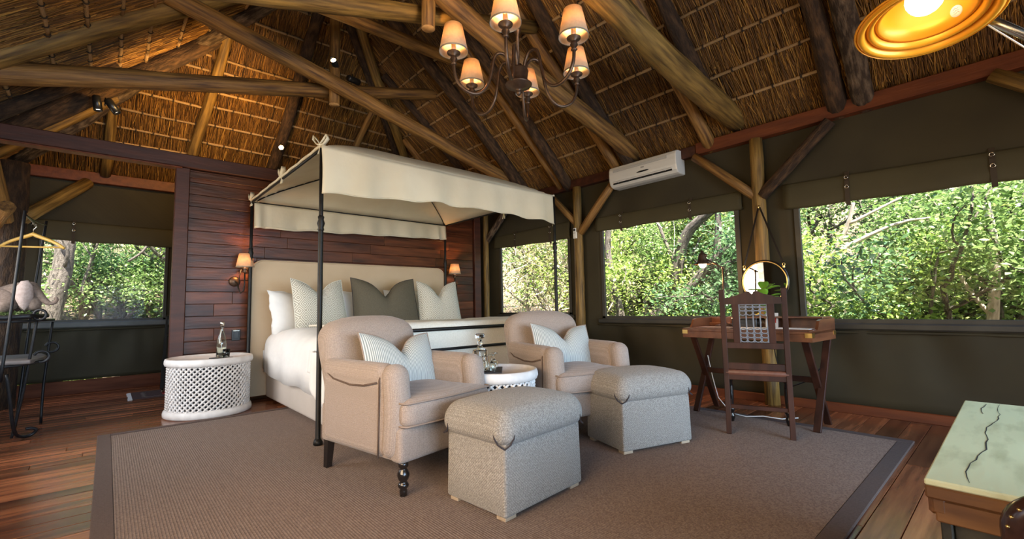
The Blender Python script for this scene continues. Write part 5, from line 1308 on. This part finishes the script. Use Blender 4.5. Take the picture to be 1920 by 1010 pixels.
# round paper sticker with a printed squiggle inside the shade
_, ga, gb = ortho(gn)
dirv = np.array((0.076, -0.060, -0.014)); dirv -= gn * np.dot(dirv, gn); dirv /= np.linalg.norm(dirv)
sc_ = gc + dirv * 0.0925 + gn * 0.048; sn = -(dirv * 0.93 + gn * 0.36); sn /= np.linalg.norm(sn)
st_ = t.add('sticker', MB().lathe([(0.0005, 0.0015), (0.0155, 0.0015), (0.0155, 0.0)], sc_, 20, axis=sn, cap=False), 'paper')
_, sa, sb = ortho(sn); mk = MB()
for q in range(3):
    o = -0.007 + 0.006 * q
    mk.tube([sc_ + sn * 0.002 + sb * o + sa * (-0.007 + 0.0035 * w_) + sb * 0.0018 * math.sin(w_ * 2.1 + q) for w_ in range(5)], 0.0005, 4)
t.add('print', mk, 'plate', st_)
LP = np.array((1.98, -0.20, 0.0))
t.add('arm', MB().tube([tuple(gc + gn * 0.19), tuple(gc + gn * 0.25), (1.90, -0.05, 2.0), (1.98, -0.20, 1.86)], 0.010, 8), 'nickel')
t.add('strut', MB().tube([tuple(gc + np.array((R_ * 0.78, -R_ * 0.62, 0.02))), (1.98, -0.20, 1.60)], 0.012, 10), 'nickel')
t.add('wire', MB().tube([tuple(gc + np.array((R_ * 0.72, -R_ * 0.68, -0.012))), (1.97, -0.19, 1.53)], 0.0022, 5), 'paper')
t.add('pole', MB().tube([(1.98, -0.20, 0.02), (1.98, -0.20, 1.90)], 0.013, 10), 'nickel')
t.add('base', MB().lathe([(0.0005, 0.0), (0.13, 0.0), (0.13, 0.015), (0.03, 0.03), (0.0005, 0.03)], (1.98, -0.20, 0), 28), 'nickel')
lamp('standing_lamp_light', 'POINT', tuple(gc + gn * 0.02), 0.45, (1, 0.66, 0.30), shadow_soft_size=0.03)

# ------------------------------------------------------------------ mint-painted trunk
tx0, tx1, ty1, tz = 1.372, 2.50, 0.174, 0.60
ty0 = ty1 - 0.56
t = Thing('trunk', 'old wooden trunk with cracked mint paint on its lid', 'trunk', ((tx0 + tx1) / 2, (ty0 + ty1) / 2, 0))
yb1 = ty1 - 0.185; yb2 = ty1 - 0.375
lid0 = None
for a, b in ((yb1, ty1), (yb2, yb1), (ty0, yb2)):
    t.add('lid_board', MB().box(((tx0 + tx1) / 2, (a + b) / 2, tz - 0.007), (tx1 - tx0, b - a - 0.005, 0.014), ch=0.003), 'mint_paint')
m = MB()
def crack(pts, w):
    pts = [np.array((p[0], p[1], tz + 0.0006)) for p in pts]; V = []
    for i, p in enumerate(pts):
        ww = w * (0.4 + 0.6 * math.sin(PI * (i + 0.5) / len(pts))) * random.uniform(0.6, 1.3); V += [p - np.array((0, ww, 0)), p + np.array((0, ww, 0))]
    m.add(V, [(2 * i, 2 * i + 1, 2 * i + 3, 2 * i + 2) for i in range(len(pts) - 1)])
def wander(x0, x1, y0, y1, k, j): return [(x0 + (x1 - x0) * i / k, y0 + (y1 - y0) * i / k + random.uniform(-j, j) + 0.007 * math.sin(i * 0.55)) for i in range(k + 1)]
crack(wander(tx0 + 0.03, tx1 - 0.02, ty1 - 0.070, ty1 - 0.100, 26, 0.0035), 0.0015)
crack(wander(2.05, tx1 - 0.02, ty1 - 0.18, ty1 - 0.158, 10, 0.004), 0.0018)
crack(wander(2.25, tx1 - 0.04, ty1 - 0.06, ty1 - 0.065, 6, 0.003), 0.0014)
crack(wander(1.56, 1.78, ty1 - 0.215, ty1 - 0.222, 6, 0.004), 0.0013)
crack(wander(1.50, 1.62, ty1 - 0.25, ty1 - 0.262, 5, 0.004), 0.0012)
t.add('paint_crack', m, 'crack')
t.add('lid_moulding', MB().box((tx0 + 0.012, (ty0 + ty1) / 2, tz - 0.028), (0.024, ty1 - ty0 - 0.004, 0.028), ch=0.004), 'trunk_wood')
t.add('lid_rail', MB().box((tx0 + 0.028, (ty0 + ty1) / 2, tz - 0.070), (0.024, ty1 - ty0 - 0.03, 0.048), ch=0.003), 'trunk_wood')
t.add('lid_rail', MB().box(((tx0 + tx1) / 2, ty1 - 0.022, tz - 0.050), (tx1 - tx0 - 0.03, 0.022, 0.05), ch=0.003), 'trunk_wood')
t.add('lid_bracket', MB().box((tx0 + 0.05, ty1 - 0.020, tz - 0.055), (0.05, 0.034, 0.055), ch=0.006), 'trunk_wood')
t.add('body', MB().box(((tx0 + tx1) / 2 + 0.02, (ty0 + ty1) / 2, 0.265), (tx1 - tx0 - 0.09, ty1 - ty0 - 0.07, 0.52), ch=0.006), 'trunk_side')
for sx in (tx0 + 0.08, tx1 - 0.06):
    t.add('batten', MB().box((sx, ty1 - 0.028, 0.27), (0.06, 0.02, 0.50), ch=0.003), 'trunk_side')
# ------------------------------------------------------------------ polished wooden armchair, only its arm end in the picture
AX = 1.275
t = Thing('wooden_armchair', 'polished dark wood arm of a studded chair at the bottom right corner', 'armchair', (1.0, -0.35, 0.0), 0)
m = MB(); pts = [(AX, -0.50, 0.62), (AX, -0.30, 0.62), (AX, -0.10, 0.617)]
for k in range(9):
    a = PI / 2 * k / 8; pts.append((AX, -0.020 + 0.050 * math.sin(a), 0.567 + 0.050 * math.cos(a)))
pts += [(AX, 0.030, 0.52), (AX, 0.022, 0.40), (AX, 0.022, 0.20), (AX, 0.020, 0.0)]
am = t.add('armrest', m.tube(pts, [0.027] * 12 + [0.026, 0.022, 0.02, 0.022], 12), 'leather_dark')
st = MB()
for k in range(5):
    a = PI / 2 * (0.15 + 0.75 * k / 4); st.sphere((AX - 0.022, -0.020 + 0.066 * math.sin(a), 0.567 + 0.066 * math.cos(a)), 0.0035, 8, 5)
t.add('stud', st, 'brass', am)  # small brass beads drawn as highlights along the arm
for px, py, hh in ((0.76, 0.0, 0.62), (0.76, -0.52, 0.95), (AX, -0.52, 0.95)): t.add('post', MB().tube([(px, py - 0.02, 0.0), (px, py - 0.02, hh)], 0.022, 10), 'black_wood')
t.add('armrest', MB().tube([(0.76, -0.52, 0.62), (0.76, 0.0, 0.62)], 0.026, 10), 'leather_dark')
t.add('seat', MB().rbox((1.02, -0.27, 0.40), (0.50, 0.50, 0.08), 0.03), 'leather')
t.add('backrest', MB().rbox((1.02, -0.54, 0.74), (0.50, 0.05, 0.42), 0.02), 'leather')

# ------------------------------------------------------------------ iron stand on the left with shelves, toy elephant, hanger
t = Thing('iron_stand', 'wrought iron dressing stand with stone shelves at the left edge', 'stand', (-0.62, 5.6, 0))
R8 = 0.0105
def rod(name, pts, r=R8, par=None):
    cur = [np.array(p, float) for p in pts]
    if len(cur) > 2:
        nw = [cur[0]]
        for p, q in zip(cur[:-1], cur[1:]): nw += [p * 0.75 + q * 0.25, p * 0.25 + q * 0.75]
        cur = nw + [cur[-1]]
    return t.add(name, MB().tube(cur, r, 7), 'iron_blue', par)
def scroll(c, r, a0, a1, ux, n=14):
    ux = np.array(ux, float); c = np.array(c, float); return [c + r * (math.cos(a) * ux + math.sin(a) * np.array((0, 0, 1.0))) for a in np.linspace(a0, a1, n)]
# uprights leaning slightly
rod('upright', [(-0.515, 5.20, 1.83), (-0.555, 5.20, 1.0), (-0.585, 5.20, 0.50)])
rod('upright', [(-0.465, 6.15, 1.90), (-0.52, 6.15, 1.2), (-0.55, 6.15, 0.58), (-0.58, 6.15, 0.0)])
rod('hanging_rail', [(-0.515, 5.20, 1.80), (-0.50, 5.50, 1.80), (-0.495, 5.75, 1.785)], 0.008)
rod('hanging_rail', [(-0.465, 6.15, 1.86), (-0.50, 5.8, 1.83), (-0.515, 5.2, 1.80)], 0.006)
# front right leg with scroll foot
rod('leg', [(-0.56, 5.25, 0.55), (-0.535, 5.28, 0.35), (-0.52, 5.33, 0.15), (-0.505, 5.42, 0.045), (-0.47, 5.50, 0.012), (-0.42, 5.52, 0.02), (-0.395, 5.51, 0.055), (-0.42, 5.50, 0.08), (-0.46, 5.49, 0.078)], 0.012)
rod('leg', [(-0.42, 5.32, 0.98), (-0.445, 5.33, 0.70), (-0.475, 5.37, 0.40), (-0.515, 5.42, 0.12), (-0.53, 5.43, 0.03)])
rod('leg', [(-0.38, 6.10, 0.94), (-0.40, 6.13, 0.65), (-0.42, 6.15, 0.3), (-0.42, 6.15, 0.0)])
rod('leg', [(-0.95, 5.3, 0.98), (-0.97, 5.3, 0.5), (-0.98, 5.3, 0.0)])
rod('leg', [(-0.95, 6.1, 0.98), (-0.97, 6.1, 0.5), (-0.98, 6.1, 0.0)])
rod('scroll', scroll((-0.405, 5.30, 1.005), 0.042, PI * 1.5, PI * 3.9, (0.9, -0.2, 0)))
rod('scroll', scroll((-0.385, 5.36, 0.665), 0.045, PI * 1.35, PI * 2.9, (1, 0, 0)))
rod('scroll', scroll((-0.375, 6.12, 0.70), 0.045, PI * 1.35, PI * 2.9, (1, 0, 0)))
rod('shelf_ring', [(-0.95, 5.25, 0.955), (-0.70, 5.19, 0.955), (-0.48, 5.22, 0.955), (-0.40, 5.34, 0.962), (-0.36, 5.6, 0.962), (-0.36, 6.0, 0.96), (-0.45, 6.15, 0.96)])
rod('shelf_ring', [(-0.95, 5.25, 0.60), (-0.65, 5.22, 0.605), (-0.45, 5.28, 0.615), (-0.38, 5.4, 0.63)])
t.add('tray', MB().rbox((-0.66, 5.66, 0.985), (0.56, 0.86, 0.035), 0.015, 2, 4, lambda q: (q[0] * (1 - 0.25 * (abs(q[1]) / 0.43) ** 3), q[1], q[2] + 0.012 * (q[0] / 0.28) ** 2)), 'iron_blue')
t.add('shelf', MB().rbox((-0.66, 5.66, 0.635), (0.56, 0.84, 0.032), 0.012, 2, 4, lambda q: (q[0] * (1 - 0.2 * (abs(q[1]) / 0.42) ** 3), q[1], q[2])), 'stone')
# moss / greens on the tray
ms = []
n = 900; A = RNG.uniform(-0.88, -0.46, n); B = RNG.uniform(5.30, 6.0, n); Z = RNG.uniform(1.003, 1.03, n); th = RNG.uniform(0, 6.28, n); s = RNG.uniform(0.008, 0.016, n); up = RNG.uniform(-0.4, 0.7, n)
V = np.zeros((n, 4, 3)); d = np.stack([np.cos(th), np.sin(th), up], 1); e = np.stack([-np.sin(th), np.cos(th), 0 * th], 1); P0 = np.stack([A, B, Z], 1)
V[:, 0] = P0; V[:, 1] = P0 + d * s[:, None] + e * s[:, None] * 0.5; V[:, 2] = P0 + d * s[:, None] * 2.0; V[:, 3] = P0 + d * s[:, None] - e * s[:, None] * 0.5
gm = fast_mesh('leaf_garland', V.reshape(-1, 3), np.arange(n * 4).reshape(-1, 4), 'leaf_mid', None, np.repeat(RNG.uniform(0, 1, n), 4))
tag(gm, 'green leaves strewn over the iron tray under the toy elephant', 'leaves', kind='stuff')
# plush elephant: body leaning, head, ears, trunk, legs
ez = 1.005
t = Thing('toy_elephant', 'grey-brown stuffed elephant sitting on the iron tray with its trunk curled up', 'toy', (-0.56, 5.6, ez))
def skin(chains, sub=2):
    me = bpy.data.meshes.new('body'); V = []; E = []; R = []
    root = None
    for ch in chains:
        prev = None
        for (p, r) in ch:
            if isinstance(p, int): prev = p; continue
            V.append(p); R.append(r)
            if prev is not None: E.append((prev, len(V) - 1))
            prev = len(V) - 1
    me.from_pydata(V, E, []); o = bpy.data.objects.new('body', me); COL.objects.link(o)
    md = o.modifiers.new('skin', 'SKIN'); md.use_smooth_shade = True
    for i, sv in enumerate(me.skin_vertices[0].data): sv.radius = (R[i], R[i]); sv.use_root = (i == 0)
    sd = o.modifiers.new('sub', 'SUBSURF'); sd.levels = sub; sd.render_levels = sub
    return o
Q = lambda x, y, z: (x + 0.56, y - 5.6, z - ez)
eb = skin([[(Q(-0.70, 5.68, ez + 0.10), 0.105), (Q(-0.62, 5.62, ez + 0.155), 0.100), (Q(-0.535, 5.54, ez + 0.205), 0.088)],
           [(2, 0), (Q(-0.480, 5.49, ez + 0.225), 0.058), (Q(-0.440, 5.47, ez + 0.180), 0.038), (Q(-0.405, 5.46, ez + 0.128), 0.028), (Q(-0.368, 5.45, ez + 0.092), 0.022), (Q(-0.335, 5.45, ez + 0.094), 0.018), (Q(-0.320, 5.45, ez + 0.122), 0.016), (Q(-0.332, 5.45, ez + 0.15), 0.012)],
           [(2, 0), (Q(-0.470, 5.46, ez + 0.13), 0.060), (Q(-0.445, 5.45, ez + 0.03), 0.056)],
           [(1, 0), (Q(-0.585, 5.44, ez + 0.10), 0.064), (Q(-0.665, 5.38, ez + 0.045), 0.056)],
           [(0, 0), (Q(-0.80, 5.76, ez + 0.07), 0.065), (Q(-0.86, 5.84, ez + 0.055), 0.055)]])
eb.data.materials.append(M['plush']); eb.parent = t.o
EAR = [(-0.564, 1.217), (-0.532, 1.282), (-0.491, 1.290), (-0.462, 1.245), (-0.455, 1.153), (-0.481, 1.075), (-0.503, 1.037), (-0.534, 1.076), (-0.557, 1.136)]
def ear(y0, dx, tilt):
    m = MB(); cx_, cz_ = -0.508, 1.175; n = len(EAR); rings = []
    for f, off in ((0.0, -0.030), (0.55, -0.026), (0.92, -0.010), (1.0, 0.0), (0.92, 0.010), (0.0, 0.004)):
        rings.append([(cx_ + dx + (x - cx_) * f, y0 + off + tilt * (x - cx_) * f + 0.02 * max(0, (cz_ - z)) * f * 3, cz_ + (z - cz_) * f) for x, z in EAR])
    V = [p for r_ in rings for p in r_]; Fc = [(a * n + k, a * n + (k + 1) % n, (a + 1) * n + (k + 1) % n, (a + 1) * n + k) for a in range(5) for k in range(n)]
    return m.add(V, Fc, None, True)
for y0, dx, tl in ((5.405, 0.0, 0.25), (5.64, -0.03, -0.25)): t.add('ear', ear(y0, dx, tl), 'plush_pale')
t.add('eye', MB().sphere((-0.468, 5.437, ez + 0.245), 0.007, 8, 6), 'plastic_black')
# hanger
t = Thing('coat_hanger', 'yellow wooden coat hanger hanging from the iron stand', 'hanger', (-0.505, 5.62, 1.72))
hx, hy, hz = -0.500, 5.62, 1.700
def H(u, z): return (hx + u * 0.93, hy - u * 0.30, hz + z)
m = MB(); cur = []
for k in range(25):
    u = -1 + k / 12; cur.append(H(u * 0.215, -0.085 * abs(u) ** 0.85 - 0.035 * abs(u) ** 4 + 0.0))
m.tube(cur, [0.011 + 0.006 * (1 - abs(-1 + k / 12)) for k in range(25)], 8); hg = t.add('shoulder', m, 'hanger_wood')
t.add('bar', MB().tube([H(-0.205, -0.112), H(0.195, -0.112)], 0.0075, 8), 'hanger_wood')
t.add('hook', MB().tube([H(0, 0.01), H(0, 0.04), H(0.018, 0.06), H(0.014, 0.085), H(-0.004, 0.09), H(-0.016, 0.078)], 0.0028, 6), 'nickel')
# ------------------------------------------------------------------ black towel stand and the small kilim under it
t = Thing('towel_stand', 'black metal towel stand at the end of the partition', 'stand', (0.62, 7.3, 0))
m = MB(); m.add([(0.535, 7.28, 0.05), (0.580, 7.28, 0.05), (0.590, 7.28, 0.96), (0.568, 7.28, 0.96), (0.535, 7.31, 0.05), (0.580, 7.31, 0.05), (0.590, 7.31, 0.96), (0.568, 7.31, 0.96)], [(0, 1, 2, 3), (7, 6, 5, 4), (0, 4, 5, 1), (1, 5, 6, 2), (2, 6, 7, 3), (3, 7, 4, 0)])
t.add('upright', m, 'iron'); t.add('foot', MB().tube([(0.556, 7.30, 0.06), (0.558, 7.28, 0.02), (0.56, 7.20, 0.012), (0.56, 7.42, 0.012)], 0.010, 6), 'nickel')
t.add('upright', MB().box((0.98, 7.30, 0.50), (0.02, 0.02, 0.93)), 'iron'); t.add('foot', MB().box((0.98, 7.30, 0.018), (0.025, 0.28, 0.035)), 'iron')
for z in (0.952, 0.74, 0.70): t.add('rail', MB().tube([(0.58, 7.295, z), (0.98, 7.295, z)], 0.009, 7), 'iron')
t = Thing('kilim_mat', 'small red and brown kilim mat with pale fringe under the towel stand', 'mat', (0.6, 7.25, 0))
t.add('weave', MB().box((0.66, 7.22, 0.004), (0.80, 0.62, 0.008)), 'kilim_brown')
t.add('medallion', MB().box((0.76, 7.22, 0.0085), (0.42, 0.28, 0.002)), 'kilim_red')
bd = MB(); 
for k in range(22):
    for yy in (7.00, 7.44): bd.box((0.40 + 0.026 * k, yy, 0.0088), (0.017, 0.055, 0.002), rz=0.7 if k % 2 else -0.7)
for k in range(14): bd.box((0.375, 7.03 + 0.03 * k, 0.0088), (0.055, 0.018, 0.002), rz=0.7 if k % 2 else -0.7)
t.add('border_pattern', bd, 'plush')
fg = MB()
for k in range(40): fg.bar((0.262, 6.92 + 0.0155 * k, 0.005), (0.225 + random.uniform(-0.008, 0.008), 6.915 + 0.0155 * k + random.uniform(-0.008, 0.008), 0.003), 0.005, 0.004)
t.add('fringe', fg, 'paper', stuff=True)
# ------------------------------------------------------------------ outside: rising bank of soil, trees and bushes
def hz(x, y):
    d = max(0.0, max(x - 5.6, y - 8.9, -x - 3.2)); k = min(1.0, d / 10)
    return -0.45 + 0.9 * min(1.0, d / 4.0) ** 1.2 + 0.33 * max(0, d - 3.5) ** 1.12 + 0.12 * math.sin(x * 1.3 + y) * k + 0.10 * math.sin(y * 2.1 - x * 0.7) * k
m = MB(); NX, NY = 60, 60
m.grid(lambda i, j: ((lambda x, y: (x, y, hz(x, y)))(-14 + 36 * i, -14 + 40 * j)), NX, NY)
# the bank stays below the tent floor inside the walls
m.v = [(a, b, c if (a > 5.3 or b > 8.45 or a < -1.6 or b < -3.0) else -0.55) for a, b, c in m.v]
struct('ground', m, 'soil')
struct('terrace', MB().box((1.9, -5.2, -0.12), (9.0, 5.0, 0.1)), 'deck')
def branch(m, a, d, L, r, depth, tips, spread=0.6, sag=0.0):
    a = np.array(a, float); d = np.array(d, float); d /= np.linalg.norm(d); pts = [a]; k = 5
    for i in range(k):
        d = d + RNG.normal(0, 0.16, 3) + np.array((0, 0, -sag)); d /= np.linalg.norm(d); pts.append(pts[-1] + d * L / k)
    m.tube(pts, [r * (1 - 0.5 * i / k) for i in range(k + 1)], 7 if r > 0.02 else 5, cap=False, rnd=0.08)
    if depth <= 0: tips.extend(pts[1:]); return
    tips.extend(pts[3:])
    for q in range(3 if depth > 1 else 3):
        i = 2 + q if q < 3 else 5; u = RNG.normal(0, 1, 3); u -= d * np.dot(u, d); u /= np.linalg.norm(u)
        branch(m, pts[min(i + 1, k)], d * (1 - spread * 0.5) + u * spread + np.array((0, 0, 0.15)), L * 0.68, r * 0.5, depth - 1, tips, spread, sag)
def leaves(name, centers, per, size, m_, sig, parent, flat=0.5):
    C_ = np.array(centers); n = len(C_) * per; P0 = np.repeat(C_, per, 0) + RNG.normal(0, sig, (n, 3)) * np.array((1, 1, 0.8))
    th = RNG.uniform(0, 2 * PI, n); el = RNG.normal(-0.1, 0.5, n); ro = RNG.normal(0, 0.7, n)
    d = np.stack([np.cos(th) * np.cos(el), np.sin(th) * np.cos(el), np.sin(el)], 1)
    s0 = np.stack([-np.sin(th), np.cos(th), 0 * th], 1); n0 = np.cross(d, s0); s = s0 * np.cos(ro)[:, None] + n0 * np.sin(ro)[:, None]; nn = np.cross(d, s)
    L = RNG.uniform(0.6, 1.3, n)[:, None] * size; Wd = L * RNG.uniform(0.22, 0.34, n)[:, None]
    V = np.zeros((n, 4, 3)); V[:, 0] = P0; V[:, 1] = P0 + d * L * 0.45 + s * Wd + nn * Wd * 0.35; V[:, 2] = P0 + d * L; V[:, 3] = P0 + d * L * 0.45 - s * Wd + nn * Wd * 0.35
    F = np.concatenate([np.arange(n * 4).reshape(-1, 4)[:, [0, 1, 2]], np.arange(n * 4).reshape(-1, 4)[:, [0, 2, 3]]])
    col = np.clip(np.repeat(RNG.beta(2, 2, n), 4), 0, 1)
    o = fast_mesh(name, V.reshape(-1, 3), F, m_, parent, col); o['kind'] = 'stuff'
    return o
def tree(label, x, y, h, stems, per, size, lm, sig, r=0.05, bm='trunk_bark', depth=2, spread=0.7, lean=(0, 0), cat='tree', name='tree', group=None, sag=0.0, L=None, crown=None):
    z = hz(x, y) - 0.05
    t = Thing(name, label, cat, (x, y, z), 0, group, local=True)
    tips = []; m = MB()
    for k in range(stems):
        a = 2 * PI * k / stems + RNG.uniform(0, 1)
        o = np.array((0.12 * math.cos(a), 0.12 * math.sin(a), 0)) * (stems > 1)
        d = np.array((lean[0] + 0.35 * math.cos(a) * (stems > 1), lean[1] + 0.35 * math.sin(a) * (stems > 1), 1.0))
        branch(m, o, d, (L or h * 0.55), r, depth, tips, spread, sag)
    t.add('branches', m, bm)
    if per: leaves('foliage', tips, per, size, lm, sig, t.o)
    return t
BG = 'bushes on the bank outside the right-hand windows'
def pol(ang, d): return (d * math.sin(ang), d * math.cos(ang))     # bearing from the camera, clockwise from +y
# feature trunks seen through the middle window
def trunk(label, pts, r0, r1, m_='trunk_bark', twigs=(), name='tree'):
    base = pts[0]; t = Thing(name, label, 'tree', tuple(base), 0)
    cur = [np.array(p, float) for p in pts]
    for _ in range(2):
        nw = [cur[0]]
        for p, q in zip(cur[:-1], cur[1:]): nw += [p * 0.75 + q * 0.25, p * 0.25 + q * 0.75]
        cur = nw + [cur[-1]]
    n = len(cur); t.add('trunk', MB().tube(cur, [r0 + (r1 - r0) * i / (n - 1) for i in range(n)], 10, rnd=0.08), m_)
    for tw, ra, rb in twigs:
        c2 = [np.array(p, float) for p in tw]
        nw = [c2[0]]
        for p, q in zip(c2[:-1], c2[1:]): nw += [p * 0.75 + q * 0.25, p * 0.25 + q * 0.75]
        c2 = nw + [c2[-1]]; n = len(c2); t.add('branch', MB().tube(c2, [ra + (rb - ra) * i / (n - 1) for i in range(n)], 8, rnd=0.08), m_)
    return t
trunk('grey rough-barked tree with a forked trunk outside the middle window', [(7.200, 4.094, 0.338), (7.200, 3.937, 1.066), (7.200, 3.855, 1.517), (7.200, 3.688, 2.136), (7.200, 3.326, 2.396), (7.200, 2.929, 2.628)], 0.135, 0.06,
      twigs=[([(7.000, 4.259, 0.754), (7.100, 3.890, 0.931), (7.200, 3.519, 1.318), (7.200, 3.147, 1.723), (7.200, 2.728, 1.969), (7.200, 2.301, 2.269)], 0.115, 0.055),
             ([(7.200, 3.290, 1.461), (7.200, 2.987, 1.624), (7.200, 2.712, 1.584), (7.200, 2.579, 1.270)], 0.045, 0.03),
             ([(7.200, 3.154, 1.741), (7.200, 3.106, 2.146), (7.200, 3.095, 2.488), (7.200, 3.127, 2.841)], 0.06, 0.035),
             ([(7.200, 3.831, 1.606), (7.200, 4.008, 1.992), (7.200, 4.141, 2.386), (7.200, 4.332, 2.803)], 0.04, 0.02)])
trunk('slender leaning trunk at the left of the middle window', [(6.600, 4.524, 0.358), (6.600, 4.578, 0.810), (6.600, 4.718, 1.368), (6.600, 4.829, 1.944), (6.600, 4.757, 2.510)], 0.075, 0.05)
trunk('pale forked branches across the right window near the mirror', [(6.400, 1.758, 0.495), (6.400, 1.597, 1.269), (6.400, 1.417, 1.561), (6.400, 1.269, 1.840), (6.400, 1.200, 2.111)], 0.035, 0.018, 'twig_pale',
      twigs=[([(6.400, 1.401, 1.560), (6.500, 1.095, 1.732), (6.600, 0.819, 1.856), (6.700, 0.584, 1.872)], 0.028, 0.012), ([(6.400, 1.257, 1.870), (6.500, 1.029, 2.000), (6.600, 0.800, 2.126)], 0.02, 0.01)], name='bare_branch')
trunk('yellowish forked sapling at the far right of the right window', [(6.900, 0.232, 0.530), (6.900, 0.197, 0.807), (6.900, 0.157, 1.140), (6.900, 0.126, 1.472), (6.900, 0.158, 1.987)], 0.052, 0.03, 'twig_pale',
      twigs=[([(6.900, 0.205, 0.796), (6.900, 0.309, 0.977), (6.900, 0.414, 1.211), (6.900, 0.473, 1.568)], 0.026, 0.015)], name='sapling')  # solid stems standing in for a trunk reflected in the pane
trunk('broad grey tree trunk at the left of the bathroom window', [(-0.722, 10.500, 0.579), (-0.661, 10.500, 1.265), (-0.570, 10.500, 1.749), (-0.551, 10.500, 2.330), (-0.605, 10.500, 2.864)], 0.17, 0.10,
      twigs=[([(-0.554, 10.400, 1.786), (-0.498, 10.300, 2.044), (-0.620, 10.300, 2.297)], 0.03, 0.02), ([(0.245, 10.500, 1.923), (0.423, 10.500, 2.078), (0.529, 10.500, 2.280)], 0.02, 0.02)])
# thin pale stems and vines behind the middle and narrow windows
tg = Thing('dry_thicket', 'tangle of thin pale stems and vines behind the narrow window', 'bush', pol(rad(46), 9.0) + (0.4,), 0)
m = MB()
for k in range(150):
    xx = RNG.uniform(7.0, 9.2); be = RNG.uniform(rad(41.5), rad(64.5)); a = np.array((xx, xx / math.tan(be), RNG.uniform(0.75, 3.2))); d = np.array((RNG.normal(0, 0.5), RNG.normal(0, 0.8), RNG.normal(0.3, 0.8))); L = RNG.uniform(0.4, 1.4)
    d /= np.linalg.norm(d); b = a + d * L; c = (a + b) / 2 + RNG.normal(0, 0.12, 3) - np.array((0, 0, 0.08)); m.tube([a, (a + c) / 2, c, (c + b) / 2, b], RNG.uniform(0.004, 0.012), 4, cap=False)
tg.add('stems', m, 'twig_pale', stuff=True)
bush_specs = [
 # bearing, distance, height, stems, leaves per tip, leaf size, material, spread sig
 (92, 7.2, 2.4, 4, 'leaf_mid', 'bushy shrub at the right end of the right window'),
 (84, 7.6, 2.7, 5, 'leaf_mid', 'glossy mid-green shrub in the right half of the right window'),
 (78, 6.9, 2.2, 5, 'leaf_lime', 'sunlit light-green shrub in the middle of the right window'),
 (73, 7.8, 2.8, 5, 'leaf_deep', 'dense deep-green shrub right of the mirror'),
 (88, 9.3, 3.6, 5, 'leaf_deep', 'tall dark tree behind the yellowish sapling'),
 (80, 9.8, 3.8, 5, 'leaf_mid', 'tall leafy tree behind the right window shrubs'),
 (72, 10.2, 3.8, 5, 'leaf_mid', 'tall leafy tree far behind the mirror'),
 (66, 9.6, 3.1, 5, 'leaf_lime', 'yellow-green shrub behind the desk lamp'),
 (61, 9.9, 3.2, 5, 'leaf_mid', 'mid-green shrub behind the forked grey trunk'),
 (63, 11.0, 4.2, 5, 'leaf_deep', 'tall dark tree far behind the forked grey trunk'),
 (56, 9.9, 3.0, 4, 'leaf_lime', 'bright shrub behind the leaning trunk'),
 (55, 11.4, 4.2, 5, 'leaf_mid', 'tall tree far behind the middle window'),
 (49, 10.2, 3.0, 4, 'leaf_dry', 'dry pale shrub in the right half of the narrow window'),
 (44.5, 11.4, 3.3, 4, 'leaf_dry', 'dry pale shrub in the left half of the narrow window'),
 (47, 13.0, 4.6, 5, 'leaf_mid', 'tall tree far behind the narrow window'),
 (70, 7.4, 1.0, 5, 'leaf_lime', 'low leafy plant at the foot of the right window'),
 (81, 7.2, 1.0, 5, 'leaf_mid', 'low leafy plant under the right window glass'),
 (60, 8.2, 1.0, 5, 'leaf_mid', 'low leafy plant under the middle window'),
 (45, 8.6, 1.0, 5, 'leaf_mid', 'low leafy plant under the narrow window'),
]
for bear, dist, h, st, lm, lb in bush_specs:
    x, y = pol(rad(bear), dist)
    dry = lm == 'leaf_dry'
    tree(lb, x, y, h, st, 44 if not dry else 14, 0.066 if h > 1.5 else 0.055, lm, 0.17 if h > 1.5 else 0.10, r=0.028 * h ** 0.6, bm='twig_pale' if dry else 'trunk_bark', cat='bush' if h < 3.5 else 'tree', name='bush' if h < 3.5 else 'tree', spread=0.85)
for x, y, h, st, lm, lb in [
 (-0.55, 12.4, 3.6, 5, 'leaf_mid', 'tall leafy tree behind the broad trunk in the bathroom window'),
 (0.05, 12.9, 2.0, 5, 'leaf_deep', 'rounded green bush in the middle of the bathroom window'),
 (0.95, 12.4, 2.2, 5, 'leaf_mid', 'green bush at the right of the bathroom window'),
 (0.35, 13.6, 4.2, 5, 'leaf_deep', 'tall dark tree in the middle distance of the bathroom window'),
 (1.5, 13.2, 4.0, 5, 'leaf_lime', 'bright tree at the far right of the bathroom window'),
 (-1.6, 13.0, 4.0, 5, 'leaf_mid', 'tall tree at the far left beyond the bathroom window'),
 (-0.45, 9.9, 0.55, 5, 'leaf_lime', 'low yellow-green plant under the bathroom window'),
 (0.62, 10.6, 0.7, 5, 'leaf_mid', 'low green plant at the right foot of the bathroom window')]:
    tree(lb, x, y, h, st, 40, 0.066 if h > 1.0 else 0.05, lm, 0.17 if h > 1 else 0.09, r=0.028 * h ** 0.6, cat='bush' if h < 3.5 else 'tree', name='bush' if h < 3.5 else 'tree', spread=0.85)
# fallen leaves and low cover on the bank
n = 14000; X = RNG.uniform(5.8, 12, n); Y = RNG.uniform(-2.5, 14, n); k = RNG.uniform(0, 1, n) < 0.25
Y2 = np.where(k, RNG.uniform(9.0, 14, n), Y); X2 = np.where(k, RNG.uniform(-3, 4, n), X)
C_ = np.array([(a, b, hz(a, b) + 0.03) for a, b in zip(X2, Y2)])
gc_ = leaves('ground_cover', C_, 1, 0.07, 'leaf_dry', 0.02, None); tag(gc_, 'fallen leaves and low plants covering the bank outside', 'ground cover', kind='stuff')
